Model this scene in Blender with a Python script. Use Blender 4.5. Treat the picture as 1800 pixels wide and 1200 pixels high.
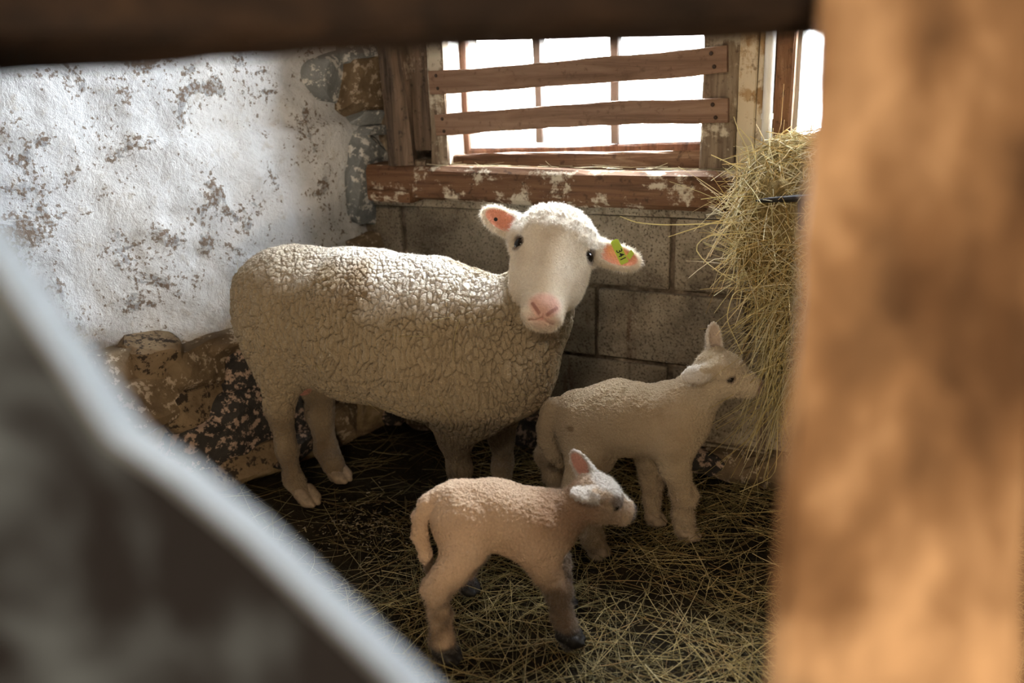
import bpy, math, random
import numpy as np
from mathutils import Vector, Matrix, noise as mnoise

random.seed(7)
rng = np.random.default_rng(7)
SC = bpy.context.scene
COL = SC.collection
for o in list(bpy.data.objects):
    bpy.data.objects.remove(o)

# ---------------------------------------------------------------- camera
F = 1500.0                                   # focal length for an 1800 px wide frame
H = 1.055                                    # eye height over the bedding
R = np.array([[0.89522104, 0.10460289, -0.43317147],
              [0.44362672, -0.30109035, 0.84412081],
              [-0.04212627, -0.94784115, -0.31594705]])
CAM = np.array([0.0, 0.0, H])
cam_data = bpy.data.cameras.new('camera')
cam_data.sensor_width = 36.0
cam_data.lens = 30.0
cam_data.clip_start = 0.02
cam_data.dof.use_dof = True
cam_data.dof.focus_distance = 1.88
cam_data.dof.aperture_fstop = 2.3
cam = bpy.data.objects.new('camera', cam_data)
COL.objects.link(cam)
cm = Matrix(((R[0, 0], -R[0, 1], -R[0, 2], 0), (R[1, 0], -R[1, 1], -R[1, 2], 0),
             (R[2, 0], -R[2, 1], -R[2, 2], H), (0, 0, 0, 1)))
cam.matrix_world = cm
SC.camera = cam

# ---------------------------------------------------------------- world, light, exposure
SC.view_settings.view_transform = 'Standard'
SC.view_settings.look = 'None'
SC.view_settings.gamma = 1.0
SC.view_settings.use_curve_mapping = False
SC.view_settings.exposure = 0.0
SKY = 100.0
world = bpy.data.worlds.new('overcast_sky')
SC.world = world
world.use_nodes = True
wb = world.node_tree.nodes['Background']
wb.inputs['Color'].default_value = (0.90, 0.96, 1.0, 1)
wb.inputs['Strength'].default_value = SKY


def portal(name, loc, rot, sx, sy):
    d = bpy.data.lights.new(name, 'AREA')
    d.shape = 'RECTANGLE'
    d.size, d.size_y = sx, sy
    d.cycles.is_portal = True
    o = bpy.data.objects.new(name, d)
    o.location, o.rotation_euler = loc, rot
    COL.objects.link(o)


portal('window_portal', (-0.85, 2.24, 1.20), (-math.pi / 2, 0, 0), 0.80, 0.90)
portal('window_portal', (0.16, 2.24, 1.10), (-math.pi / 2, 0, 0), 0.72, 1.10)


def fill_light(name, loc, target, size, power, col):
    d = bpy.data.lights.new(name, 'AREA')
    d.shape = 'DISK'
    d.size = size
    d.energy = power
    d.color = col
    o = bpy.data.objects.new(name, d)
    o.location = loc
    o.rotation_euler = (Vector(target) - Vector(loc)).to_track_quat('-Z', 'Y').to_euler()
    COL.objects.link(o)


fill_light('warm_fill', (-0.12, -0.65, 1.88), (-0.7, 1.4, 0.25), 0.40, 19.0, (1.0, 0.80, 0.58))  # unseen warm fill, added behind the viewer to brighten the animals
fill_light('low_warm_fill', (0.42, -0.45, 0.40), (-0.35, 1.1, 0.35), 0.25, 17.0, (1.0, 0.76, 0.50))  # unseen low fill, added to brighten the post foot and lambs


# ---------------------------------------------------------------- helpers
def ray(px, py):
    return R @ np.array([(px - 900) / F, (py - 600) / F, 1.0])


def on_y(px, py, y):
    r = ray(px, py)
    return CAM + r * (y / r[1])


def on_z(px, py, z):
    r = ray(px, py)
    return CAM + r * ((z - H) / r[2])


def on_plane(px, py, p0, n):
    r = ray(px, py)
    return CAM + r * (np.dot(np.asarray(p0) - CAM, n) / np.dot(r, n))


def at_depth(px, py, d):
    return CAM + ray(px, py) * d


def tag(o, label=None, cat=None, group=None, kind=None):
    if label:
        o['label'] = label
    if cat:
        o['category'] = cat
    if group:
        o['group'] = group
    if kind:
        o['kind'] = kind
    return o


def empty(name, loc=(0, 0, 0)):
    o = bpy.data.objects.new(name, None)
    o.empty_display_size = 0.05
    o.location = loc
    COL.objects.link(o)
    return o


def mk(name, verts, faces, mat, parent=None, origin=None, smooth=False, cols=None):
    """one mesh object; verts in world coordinates, origin moves the object's origin there"""
    V = np.asarray(verts, dtype=np.float64)
    og = np.zeros(3) if origin is None else np.asarray(origin, dtype=np.float64)
    me = bpy.data.meshes.new(name)
    V2 = V - og
    if isinstance(faces, np.ndarray):
        n, k = faces.shape
        me.vertices.add(len(V2))
        me.vertices.foreach_set('co', V2.astype(np.float32).ravel())
        me.loops.add(n * k)
        me.loops.foreach_set('vertex_index', faces.astype(np.int32).ravel())
        me.polygons.add(n)
        me.polygons.foreach_set('loop_start', np.arange(0, n * k, k, dtype=np.int32))
        me.polygons.foreach_set('loop_total', np.full(n, k, dtype=np.int32))
        me.update(calc_edges=True)
    else:
        me.from_pydata([tuple(v) for v in V2], [], faces)
        me.update()
    if smooth:
        me.polygons.foreach_set('use_smooth', np.ones(len(me.polygons), dtype=bool))
    if cols is not None:
        a = me.color_attributes.new('Col', 'FLOAT_COLOR', 'POINT')
        c4 = np.ones((len(V2), 4), dtype=np.float32)
        c4[:, :3] = cols
        a.data.foreach_set('color', c4.ravel())
    me.materials.append(mat)
    o = bpy.data.objects.new(name, me)
    COL.objects.link(o)
    if parent is not None:
        o.parent = parent
        o.location = og - np.asarray(parent.location)
    else:
        o.location = og
    return o


def copy_of(src, loc=None, rot=None, scale=None, parent=None, mat=None):
    o = src.copy()
    COL.objects.link(o)
    if loc is not None:
        o.location = loc
    if rot is not None:
        o.rotation_euler = rot
    if scale is not None:
        o.scale = scale
    o.parent = parent if parent is not None else src.parent
    return o


def fbm(P, scale, octaves=4, seed=0.0):
    """value noise on many points, numpy, about -1..1"""
    P = np.asarray(P, dtype=np.float64) * scale + seed * 17.31 + 100.0
    out = np.zeros(len(P))
    amp, tot = 1.0, 0.0
    for _ in range(octaves):
        i = np.floor(P).astype(np.int64)
        f = P - i
        f = f * f * (3 - 2 * f)
        acc = np.zeros(len(P))
        for dx in (0, 1):
            for dy in (0, 1):
                for dz in (0, 1):
                    h = hash3(i[:, 0] + dx, i[:, 1] + dy, i[:, 2] + dz)
                    w = (f[:, 0] if dx else 1 - f[:, 0]) * (f[:, 1] if dy else 1 - f[:, 1]) * (f[:, 2] if dz else 1 - f[:, 2])
                    acc += w * h
        out += amp * (acc * 2 - 1)
        tot += amp
        amp *= 0.5
        P = P * 2.03 + 11.7
    return out / tot * 1.6


def hash3(x, y, z, s=0):
    h = (x * 73856093) ^ (y * 19349663) ^ (z * 83492791) ^ (s * 2654435761)
    h = (h ^ (h >> 13)) * 1274126177
    h = (h ^ (h >> 16)) & 0xFFFFFF
    return h / float(0xFFFFFF)


def cracks(P, cell):
    """distance to the nearest cell border (F2-F1) of a 3D cell pattern; P already stretched"""
    Q = np.asarray(P) / cell + 500.0
    i = np.floor(Q).astype(np.int64)
    f1 = np.full(len(Q), 9.0)
    f2 = np.full(len(Q), 9.0)
    for dx in (-1, 0, 1):
        for dy in (-1, 0, 1):
            for dz in (-1, 0, 1):
                a, b, c = i[:, 0] + dx, i[:, 1] + dy, i[:, 2] + dz
                d = np.sqrt((a + hash3(a, b, c, 1) - Q[:, 0]) ** 2 + (b + hash3(a, b, c, 2) - Q[:, 1]) ** 2
                            + (c + hash3(a, b, c, 3) - Q[:, 2]) ** 2)
                f2 = np.where(d < f1, f1, np.minimum(f2, d))
                f1 = np.minimum(f1, d)
    return f2 - f1


def unit(v):
    v = np.asarray(v, dtype=float)
    return v / np.linalg.norm(v)


# ---------------------------------------------------------------- materials
class Mat:
    def __init__(s, name, rough=0.8, spec=0.25):
        s.m = bpy.data.materials.new(name)
        s.m.use_nodes = True
        s.t = s.m.node_tree
        s.b = s.t.nodes['Principled BSDF']
        s.out = s.t.nodes['Material Output']
        s.b.inputs['Roughness'].default_value = rough
        s.b.inputs['Specular IOR Level'].default_value = spec
        s.tc = s.t.nodes.new('ShaderNodeTexCoord')
        s.geo = None

    def link(s, a, b):
        s.t.links.new(a, b)

    def coord(s, scale=(1, 1, 1), world=True):
        n = s.t.nodes.new('ShaderNodeMapping')
        n.inputs['Scale'].default_value = scale
        if world:
            if s.geo is None:
                s.geo = s.t.nodes.new('ShaderNodeNewGeometry')
            s.link(s.geo.outputs['Position'], n.inputs['Vector'])
        else:
            s.link(s.tc.outputs['Object'], n.inputs['Vector'])
        return n.outputs['Vector']

    def noise(s, vec, scale, detail=6, rough=0.6, dist=0.0):
        n = s.t.nodes.new('ShaderNodeTexNoise')
        n.inputs['Scale'].default_value = scale
        n.inputs['Detail'].default_value = detail
        n.inputs['Roughness'].default_value = rough
        n.inputs['Distortion'].default_value = dist
        s.link(vec, n.inputs['Vector'])
        return n.outputs['Fac']

    def voro(s, vec, scale, feature='F1'):
        n = s.t.nodes.new('ShaderNodeTexVoronoi')
        n.feature = feature
        n.inputs['Scale'].default_value = scale
        s.link(vec, n.inputs['Vector'])
        return n.outputs['Distance']

    def ramp(s, fac, stops):
        n = s.t.nodes.new('ShaderNodeValToRGB')
        e = n.color_ramp.elements
        while len(e) < len(stops):
            e.new(0.5)
        for k, (p, c) in enumerate(stops):
            e[k].position = p
            e[k].color = (c, c, c, 1) if isinstance(c, (int, float)) else (*c, 1)
        s.link(fac, n.inputs['Fac'])
        return n.outputs['Color']

    def mix(s, fac, a, b, blend='MIX'):
        n = s.t.nodes.new('ShaderNodeMix')
        n.data_type = 'RGBA'
        n.blend_type = blend
        for sock, v in ((n.inputs[0], fac), (n.inputs[6], a), (n.inputs[7], b)):
            if isinstance(v, (int, float)):
                sock.default_value = v
            elif isinstance(v, tuple):
                sock.default_value = (*v, 1)
            else:
                s.link(v, sock)
        return n.outputs[2]

    def math(s, op, a, b=0.0):
        n = s.t.nodes.new('ShaderNodeMath')
        n.operation = op
        for sock, v in ((n.inputs[0], a), (n.inputs[1], b)):
            if isinstance(v, (int, float)):
                sock.default_value = v
            else:
                s.link(v, sock)
        return n.outputs[0]

    def attr(s, name='Col'):
        n = s.t.nodes.new('ShaderNodeAttribute')
        n.attribute_name = name
        return n.outputs['Color']

    def rand(s):
        n = s.t.nodes.new('ShaderNodeObjectInfo')
        return n.outputs['Random']

    def color(s, c):
        if isinstance(c, tuple):
            s.b.inputs['Base Color'].default_value = (*c, 1)
        else:
            s.link(c, s.b.inputs['Base Color'])
        return s

    def bump(s, h, strength=0.5, dist=0.01):
        n = s.t.nodes.new('ShaderNodeBump')
        n.inputs['Strength'].default_value = strength
        n.inputs['Distance'].default_value = dist
        s.link(h, n.inputs['Height'])
        s.link(n.outputs['Normal'], s.b.inputs['Normal'])
        return n.outputs['Normal']

    def translucent(s, amount, c):
        tr = s.t.nodes.new('ShaderNodeBsdfTranslucent')
        mx = s.t.nodes.new('ShaderNodeMixShader')
        if isinstance(c, tuple):
            tr.inputs['Color'].default_value = (*c, 1)
        else:
            s.link(c, tr.inputs['Color'])
        if isinstance(amount, (int, float)):
            mx.inputs[0].default_value = amount
        else:
            s.link(amount, mx.inputs[0])
        s.link(s.b.outputs[0], mx.inputs[1])
        s.link(tr.outputs[0], mx.inputs[2])
        s.link(mx.outputs[0], s.out.inputs['Surface'])
        return s


def wood(name, dark, mid, light, paint=None, paint_amt=0.5, axis=2, scale=1.0, rough=0.8, blotch=6.0, spec=0.2):
    w = Mat(name, rough, spec)
    st = [14.0 * scale] * 3
    st[axis] = 1.1 * scale
    v = w.coord(tuple(st))
    g = w.noise(v, 3.0, 8, 0.65, 0.6)
    c = w.ramp(g, [(0.30, dark), (0.5, mid), (0.72, light)])
    if paint is not None:
        v2 = w.coord((1.0, 1.0, 1.0))
        p = w.noise(v2, blotch, 9, 0.68, 0.2)
        g2 = w.noise(v, 2.0, 6, 0.7)
        f = w.math('ADD', p, w.math('MULTIPLY', g2, 0.35))
        f = w.ramp(f, [(0.80 - 0.3 * paint_amt, 0.0), (0.86 - 0.3 * paint_amt, 1.0)])
        c = w.mix(f, c, paint)
    sp = w.noise(w.coord((1, 1, 1)), 60, 3, 0.6)
    c = w.mix(w.ramp(sp, [(0.30, 0.7), (0.42, 0.0)]), c, dark)
    w.color(c)
    w.bump(g, 0.5, 0.006)
    return w.m


def plain(name, c, rough=0.7, metal=0.0, var=0.25, scale=20, spec=0.3):
    w = Mat(name, rough, spec)
    n = w.noise(w.coord((1, 1, 1)), scale, 6, 0.65)
    d = tuple(x * (1 - var) for x in c)
    l = tuple(min(1, x * (1 + var)) for x in c)
    w.color(w.ramp(n, [(0.3, d), (0.7, l)]))
    w.b.inputs['Metallic'].default_value = metal
    w.bump(n, 0.3, 0.004)
    return w.m


# whitewashed rubble wall: lime over grey and brown stone; the wash ends low down
w = Mat('whitewash', 0.9, 0.15)
v = w.coord((1, 1, 1))
n1 = w.noise(v, 2.2, 8, 0.62, 0.3)
n2 = w.noise(v, 7.5, 9, 0.66, 0.5)
n3 = w.noise(v, 30, 6, 0.7)
n4 = w.noise(v, 95, 4, 0.6)
lime = w.ramp(n1, [(0.30, (0.36, 0.38, 0.41)), (0.46, (0.53, 0.555, 0.585)), (0.72, (0.62, 0.635, 0.645))])
lime = w.mix(w.ramp(w.noise(v, 5.0, 7, 0.7, 0.8), [(0.48, 0.0), (0.68, 0.75)]), lime, (0.34, 0.355, 0.37))
lime = w.mix(w.ramp(n3, [(0.56, 0.0), (0.70, 0.6)]), lime, (0.36, 0.33, 0.29))
stone = w.ramp(n3, [(0.3, (0.13, 0.13, 0.135)), (0.5, (0.235, 0.25, 0.265)), (0.75, (0.27, 0.25, 0.22))])
fl = w.ramp(n2, [(0.585, 0.0), (0.605, 0.8)])
c = w.mix(fl, lime, stone)
spk = w.math('ADD', w.math('MULTIPLY', n2, 0.55), w.math('MULTIPLY', n4, 0.55))
c = w.mix(w.ramp(spk, [(0.605, 0.0), (0.64, 0.85)]), c, (0.13, 0.09, 0.06))
sep = w.t.nodes.new('ShaderNodeSeparateXYZ')
w.link(w.geo.outputs['Position'], sep.inputs[0])
hz = w.math('ADD', sep.outputs['Z'], w.math('MULTIPLY', n1, 0.45))
low = w.ramp(hz, [(0.60, 1.0), (0.70, 0.0)])
earth = w.ramp(n2, [(0.32, (0.03, 0.026, 0.022)), (0.45, (0.13, 0.09, 0.055)), (0.55, (0.24, 0.18, 0.10)), (0.68, (0.42, 0.34, 0.25))])
c = w.mix(low, c, earth)
w.color(c)
w.bump(w.math('ADD', w.math('MULTIPLY', n2, 0.8), w.math('MULTIPLY', n3, 0.45)), 0.7, 0.025)
M_WASH = w.m


def stone_mat(name, a, b, crust, amt):
    w = Mat(name, 0.9, 0.15)
    v = w.coord((1, 1, 1))
    n = w.noise(v, 9, 8, 0.65, 0.4)
    f = w.noise(v, 38, 8, 0.7)
    c = w.ramp(n, [(0.3, a), (0.7, b)])
    c = w.mix(w.ramp(f, [(0.62 - 0.2 * amt, 0.0), (0.66 - 0.2 * amt, 1.0)]), c, crust)
    w.color(c)
    w.bump(w.math('ADD', n, w.math('MULTIPLY', f, 0.5)), 0.6, 0.015)
    return w.m


M_STONE_GREY = stone_mat('grey_stone', (0.12, 0.13, 0.135), (0.26, 0.28, 0.29), (0.60, 0.60, 0.58), 0.45)
M_STONE_BROWN = stone_mat('brown_stone', (0.075, 0.052, 0.032), (0.21, 0.155, 0.095), (0.40, 0.33, 0.25), 0.35)
M_STONE_BLACK = stone_mat('black_crusted_stone', (0.018, 0.017, 0.017), (0.06, 0.055, 0.05), (0.38, 0.28, 0.22), 0.5)
M_STONE_OCHRE = stone_mat('ochre_stone', (0.11, 0.075, 0.042), (0.27, 0.20, 0.125), (0.04, 0.03, 0.022), 0.45)

# concrete blocks
w = Mat('concrete_block', 0.92, 0.12)
v = w.coord((1, 1, 1))
n1 = w.noise(v, 5, 8, 0.65, 0.3)
n2 = w.noise(v, 60, 5, 0.7)
n3 = w.noise(w.coord((9, 9, 1.6)), 2.0, 7, 0.65)
c = w.ramp(n1, [(0.3, (0.11, 0.088, 0.062)), (0.48, (0.30, 0.255, 0.19)), (0.70, (0.50, 0.44, 0.34))])
c = w.mix(w.ramp(n3, [(0.56, 0.0), (0.68, 0.75)]), c, (0.085, 0.042, 0.020))
c = w.mix(w.ramp(n2, [(0.60, 0.0), (0.72, 0.7)]), c, (0.36, 0.33, 0.28))
n5 = w.noise(v, 170, 3, 0.6)
c = w.mix(w.ramp(n5, [(0.36, 0.75), (0.47, 0.0)]), c, (0.045, 0.035, 0.025))
c = w.mix(w.ramp(n5, [(0.60, 0.0), (0.70, 0.6)]), c, (0.45, 0.42, 0.36))
c = w.mix(w.math('MULTIPLY', w.rand(), 0.45), c, (0.05, 0.038, 0.028))
w.color(c)
w.bump(w.math('ADD', n1, w.math('MULTIPLY', n2, 0.5)), 0.55, 0.012)
M_BLOCK = w.m
w = Mat('mortar', 0.95, 0.1)
v = w.coord((1, 1, 1))
n1 = w.noise(v, 14, 8, 0.7)
w.color(w.ramp(n1, [(0.35, (0.05, 0.04, 0.03)), (0.52, (0.19, 0.15, 0.11)), (0.65, (0.42, 0.36, 0.28))]))
w.bump(n1, 0.8, 0.02)
M_MORTAR = w.m

M_SILL = wood('old_painted_sill', (0.035, 0.018, 0.010), (0.115, 0.058, 0.030), (0.17, 0.095, 0.05), (0.46, 0.40, 0.31), 0.30, axis=0, blotch=11)
M_SLAT = wood('brown_slat', (0.12, 0.068, 0.042), (0.20, 0.120, 0.078), (0.27, 0.175, 0.12), axis=0, rough=0.6)
M_SASH = wood('dark_sash', (0.03, 0.015, 0.010), (0.085, 0.042, 0.025), (0.14, 0.08, 0.05), axis=2)
M_APRON = wood('brown_apron_board', (0.05, 0.026, 0.014), (0.14, 0.078, 0.045), (0.30, 0.21, 0.14), axis=0)
M_MULL = plain('grey_mullion', (0.10, 0.085, 0.075), 0.8, var=0.2)
M_REVEAL = wood('white_reveal', (0.22, 0.20, 0.17), (0.36, 0.35, 0.33), (0.46, 0.45, 0.43), axis=2)
M_GREYWOOD = wood('weathered_grey_plank', (0.07, 0.048, 0.032), (0.19, 0.145, 0.10), (0.31, 0.25, 0.18), (0.48, 0.43, 0.34), 0.35, axis=2)
M_DARKWOOD = wood('dark_old_post', (0.022, 0.015, 0.011), (0.10, 0.070, 0.048), (0.20, 0.14, 0.10), (0.32, 0.26, 0.20), 0.10, axis=2)
M_TANWOOD = wood('stained_yellow_plank', (0.14, 0.075, 0.03), (0.34, 0.22, 0.11), (0.50, 0.38, 0.22), (0.58, 0.50, 0.37), 0.62, axis=2, blotch=7)
M_BROWNWOOD = wood('red_brown_plank', (0.05, 0.024, 0.012), (0.15, 0.075, 0.038), (0.25, 0.14, 0.075), axis=2)
M_CEIL = wood('ceiling_boards', (0.05, 0.035, 0.022), (0.11, 0.08, 0.052), (0.18, 0.13, 0.09), axis=1)
M_PIPE = plain('white_pipe', (0.78, 0.77, 0.74), 0.45, var=0.06, scale=30)
M_IRON = plain('black_iron', (0.016, 0.015, 0.015), 0.6, 0.4, 0.4, 60)
M_NAIL = plain('rusty_nail', (0.045, 0.028, 0.02), 0.7, 0.3, 0.4, 200)
M_DUST = plain('cobweb_dust', (0.70, 0.70, 0.68), 0.9, var=0.1)
w = Mat('rough_fence_wood', 0.75, 0.15)
g = w.noise(w.coord((14, 14, 2.0)), 1.6, 6, 0.6, 0.4)
g2 = w.noise(w.coord((1.0, 1.0, 0.45)), 13, 4, 0.55, 0.3)
c = w.ramp(g2, [(0.38, (0.05, 0.026, 0.012)), (0.50, (0.22, 0.125, 0.062)), (0.62, (0.52, 0.335, 0.19))])
w.color(w.mix(w.ramp(g, [(0.35, 0.55), (0.6, 0.0)]), c, (0.12, 0.06, 0.026)))
w.bump(g, 0.5, 0.006)
M_POST = w.m
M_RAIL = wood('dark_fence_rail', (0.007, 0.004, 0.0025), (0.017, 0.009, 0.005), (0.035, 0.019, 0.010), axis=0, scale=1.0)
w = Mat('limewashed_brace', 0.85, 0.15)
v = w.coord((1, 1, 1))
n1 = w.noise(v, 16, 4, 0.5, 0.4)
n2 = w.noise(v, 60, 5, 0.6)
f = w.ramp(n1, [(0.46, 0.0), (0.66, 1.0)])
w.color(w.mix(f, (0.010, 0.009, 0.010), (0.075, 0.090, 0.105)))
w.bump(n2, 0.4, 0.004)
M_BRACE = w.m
M_BRACE_EDGE = plain('limewash_edge', (0.20, 0.215, 0.225), 0.9, var=0.12, scale=30)

# glass: clean-ish and dusty panes
def glass(name, dusty):
    w = Mat(name, 0.4, 0.5)
    tr = w.t.nodes.new('ShaderNodeBsdfTransparent')
    gl = w.t.nodes.new('ShaderNodeBsdfGlossy')
    gl.inputs['Roughness'].default_value = 0.03
    df = w.t.nodes.new('ShaderNodeBsdfTranslucent')
    df.inputs['Color'].default_value = (0.85, 0.86, 0.88, 1)
    mx = w.t.nodes.new('ShaderNodeMixShader')
    mx.inputs[0].default_value = 0.04
    w.link(tr.outputs[0], mx.inputs[1])
    w.link(gl.outputs[0], mx.inputs[2])
    m2 = w.t.nodes.new('ShaderNodeMixShader')
    n = w.noise(w.coord((1, 1, 1)), 7, 9, 0.7)
    if dusty:
        w.link(w.ramp(n, [(0.25, 0.45), (0.6, 0.75), (0.80, 0.35)]), m2.inputs[0])
    else:
        w.link(w.ramp(n, [(0.45, 0.0), (0.8, 0.25)]), m2.inputs[0])
    w.link(mx.outputs[0], m2.inputs[1])
    w.link(df.outputs[0], m2.inputs[2])
    w.link(m2.outputs[0], w.out.inputs['Surface'])
    return w.m


M_GLASS = glass('window_glass', False)
M_GLASS_DUSTY = glass('dusty_window_glass', True)

# bedding ground
w = Mat('bedding_soil', 0.95, 0.1)
v = w.coord((1, 1, 1))
n1 = w.noise(v, 8, 8, 0.7)
n2 = w.noise(v, 80, 5, 0.7)
c = w.ramp(n1, [(0.3, (0.010, 0.008, 0.005)), (0.7, (0.040, 0.030, 0.017))])
c = w.mix(w.ramp(n2, [(0.62, 0.0), (0.70, 0.8)]), c, (0.14, 0.10, 0.05))
w.color(c)
w.bump(w.math('ADD', n1, n2), 0.9, 0.02)
M_SOIL = w.m


def straw_mat(name, rough=0.6, tl=0.25):
    w = Mat(name, rough, 0.3)
    a = w.attr('Col')
    w.color(a)
    w.translucent(tl, a)
    return w.m


M_STRAW = straw_mat('bedding_straw')
M_HAY = straw_mat('hay_stalks', 0.55, 0.35)
w = Mat('hay_core', 0.9, 0.1)
n1 = w.noise(w.coord((1, 1, 1)), 70, 6, 0.7, 1.5)
w.color(w.ramp(n1, [(0.3, (0.12, 0.085, 0.034)), (0.6, (0.42, 0.32, 0.14)), (0.75, (0.60, 0.50, 0.27))]))
w.bump(n1, 1.0, 0.02)
M_HAYCORE = w.m

# animals: colour comes from the vertex colours of the coat
def coat_mat(name, scale, strength, dist, tl):
    w = Mat(name, 0.95, 0.08)
    v = w.coord((1, 1, 1))
    a = w.attr('Col')
    n = w.noise(v, scale, 4, 0.6)
    big = w.noise(v, 9, 5, 0.6)
    c = w.mix(w.ramp(n, [(0.3, 0.35), (0.6, 0.0)]), a, w.mix(1.0, a, (0.62, 0.55, 0.46), 'MULTIPLY'))
    c = w.mix(w.ramp(big, [(0.55, 0.0), (0.75, 0.35)]), c, w.mix(1.0, c, (0.70, 0.60, 0.48), 'MULTIPLY'))
    w.color(c)
    w.b.inputs['Sheen Weight'].default_value = 0.15
    w.bump(n, strength, dist)
    return w.m


M_EWE = coat_mat('ewe_coat', 240, 0.8, 0.006, 0.0)
M_LAMB = coat_mat('lamb_coat', 260, 1.0, 0.008, 0.0)
w = Mat('wool_fibres', 0.8, 0.1)
a = w.attr('Col')
w.color(a)
w.translucent(0.45, a)
M_WOOL = w.m
w = Mat('eye', 0.10, 0.35)
w.color((0.010, 0.007, 0.005))
M_EYE = w.m
M_HOOF_PALE = plain('pale_hoof', (0.26, 0.20, 0.14), 0.6, var=0.3, scale=80)
M_HOOF_DARK = plain('black_hoof', (0.012, 0.011, 0.011), 0.55, var=0.3, scale=80)
w = Mat('yellow_tag_plastic', 0.4, 0.4)
w.color((0.50, 0.62, 0.07))
w.translucent(0.15, (0.5, 0.62, 0.07))
M_TAG = w.m
M_INK = plain('black_ink', (0.01, 0.01, 0.01), 0.6, var=0.0)


# ---------------------------------------------------------------- shape builders
def box_mesh(x0, x1, y0, y1, z0, z1, b=0.0):
    """box with chamfered edges along all sides (b) as verts, faces in world coordinates"""
    if b <= 0:
        V = [(x, y, z) for x in (x0, x1) for y in (y0, y1) for z in (z0, z1)]
        Fc = [(0, 1, 3, 2), (4, 6, 7, 5), (0, 4, 5, 1), (2, 3, 7, 6), (0, 2, 6, 4), (1, 5, 7, 3)]
        return V, Fc
    import bmesh
    bm = bmesh.new()
    V, Fc = box_mesh(x0, x1, y0, y1, z0, z1)
    vs = [bm.verts.new(v) for v in V]
    for f in Fc:
        bm.faces.new([vs[i] for i in f])
    bmesh.ops.recalc_face_normals(bm, faces=bm.faces[:])
    bmesh.ops.bevel(bm, geom=bm.edges[:], offset=b, segments=2, affect='EDGES', profile=0.6)
    bm.verts.index_update()
    V = [tuple(v.co) for v in bm.verts]
    Fc = [tuple(v.index for v in f.verts) for f in bm.faces]
    bm.free()
    return V, Fc


def board(name, a, b, wdir, width, thick, mat, parent=None, nseg=14, rough=0.002, bow=(0, 0, 0), taper=1.0, seed=0, origin=None, bev=0.12):
    """a sawn board or post from a to b with chamfered edges, slight waviness and a bow"""
    a, b = np.asarray(a, float), np.asarray(b, float)
    d = unit(b - a)
    wd = np.asarray(wdir, float)
    wd = unit(wd - d * np.dot(wd, d))
    td = np.cross(d, wd)
    c = bev
    prof = [(-.5 + c * thick / width if thick < width else -.5 + c, -.5), (.5 - (c * thick / width if thick < width else c), -.5), (.5, -.5 + c), (.5, .5 - c),
            (.5 - (c * thick / width if thick < width else c), .5), (-.5 + (c * thick / width if thick < width else c), .5), (-.5, .5 - c), (-.5, -.5 + c)]
    V, Fc = [], []
    r = np.random.default_rng(seed + 11)
    ph = r.uniform(0, 6.28, 8)
    for k in range(nseg + 1):
        t = k / nseg
        s = 1 + (taper - 1) * t
        cc = a + (b - a) * t + np.asarray(bow, float) * 4 * t * (1 - t)
        for j, (u, w_) in enumerate(prof):
            jit = rough * (math.sin(t * 9 + ph[j]) + 0.6 * math.sin(t * 23 + 2 * ph[j])) + r.normal(0, rough * 0.35)
            V.append(cc + wd * (u * width * s + (jit if abs(u) > .3 else 0) * np.sign(u)) + td * (w_ * thick * s + jit * np.sign(w_) * 0.6))
    for k in range(nseg):
        for j in range(8):
            j2 = (j + 1) % 8
            Fc.append((k * 8 + j, k * 8 + j2, (k + 1) * 8 + j2, (k + 1) * 8 + j))
    Fc.append(tuple(range(7, -1, -1)))
    Fc.append(tuple(nseg * 8 + j for j in range(8)))
    return mk(name, V, Fc, mat, parent, origin=(a + b) / 2 if origin is None else origin)


def tube_mesh(pts, rad, sides=8):
    pts = np.asarray(pts, float)
    n = len(pts)
    rad = np.broadcast_to(rad, (n,))
    V, Fc = [], []
    for k in range(n):
        d = unit(pts[min(k + 1, n - 1)] - pts[max(k - 1, 0)])
        u = np.cross(d, (0, 0, 1.0)) if abs(d[2]) < .95 else np.cross(d, (1.0, 0, 0))
        u = unit(u)
        v_ = np.cross(d, u)
        for j in range(sides):
            an = 2 * math.pi * j / sides
            V.append(pts[k] + rad[k] * (math.cos(an) * u + math.sin(an) * v_))
    for k in range(n - 1):
        for j in range(sides):
            j2 = (j + 1) % sides
            Fc.append((k * sides + j, k * sides + j2, (k + 1) * sides + j2, (k + 1) * sides + j))
    Fc.append(tuple(range(sides - 1, -1, -1)))
    Fc.append(tuple((n - 1) * sides + j for j in range(sides)))
    return V, Fc


# ---- signed distance sculpting: smooth union of tapered limbs and ellipsoids, meshed with surface nets
class Cone:
    def __init__(s, a, b, ra, rb, k=0.02, sub=False, tagv=None):
        s.a, s.b, s.ra, s.rb, s.k, s.sub = np.asarray(a, float), np.asarray(b, float), ra, rb, k, sub

    def d(s, P):
        ba = s.b - s.a
        t = np.clip((P - s.a) @ ba / max(ba @ ba, 1e-12), 0, 1)
        q = P - s.a - t[:, None] * ba
        return np.sqrt((q * q).sum(1)) - (s.ra + (s.rb - s.ra) * t)


class Ell:
    def __init__(s, c, r, rot=None, k=0.02, sub=False):
        s.c, s.r, s.k, s.sub = np.asarray(c, float), np.asarray(r, float), k, sub
        s.rot = None if rot is None else np.asarray(rot, float)     # rows: the axes

    def d(s, P):
        q = P - s.c
        if s.rot is not None:
            q = q @ s.rot.T
        k0 = np.sqrt(((q / s.r) ** 2).sum(1))
        k1 = np.sqrt(((q / s.r ** 2) ** 2).sum(1)) + 1e-9
        return k0 * (k0 - 1) / k1


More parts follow.
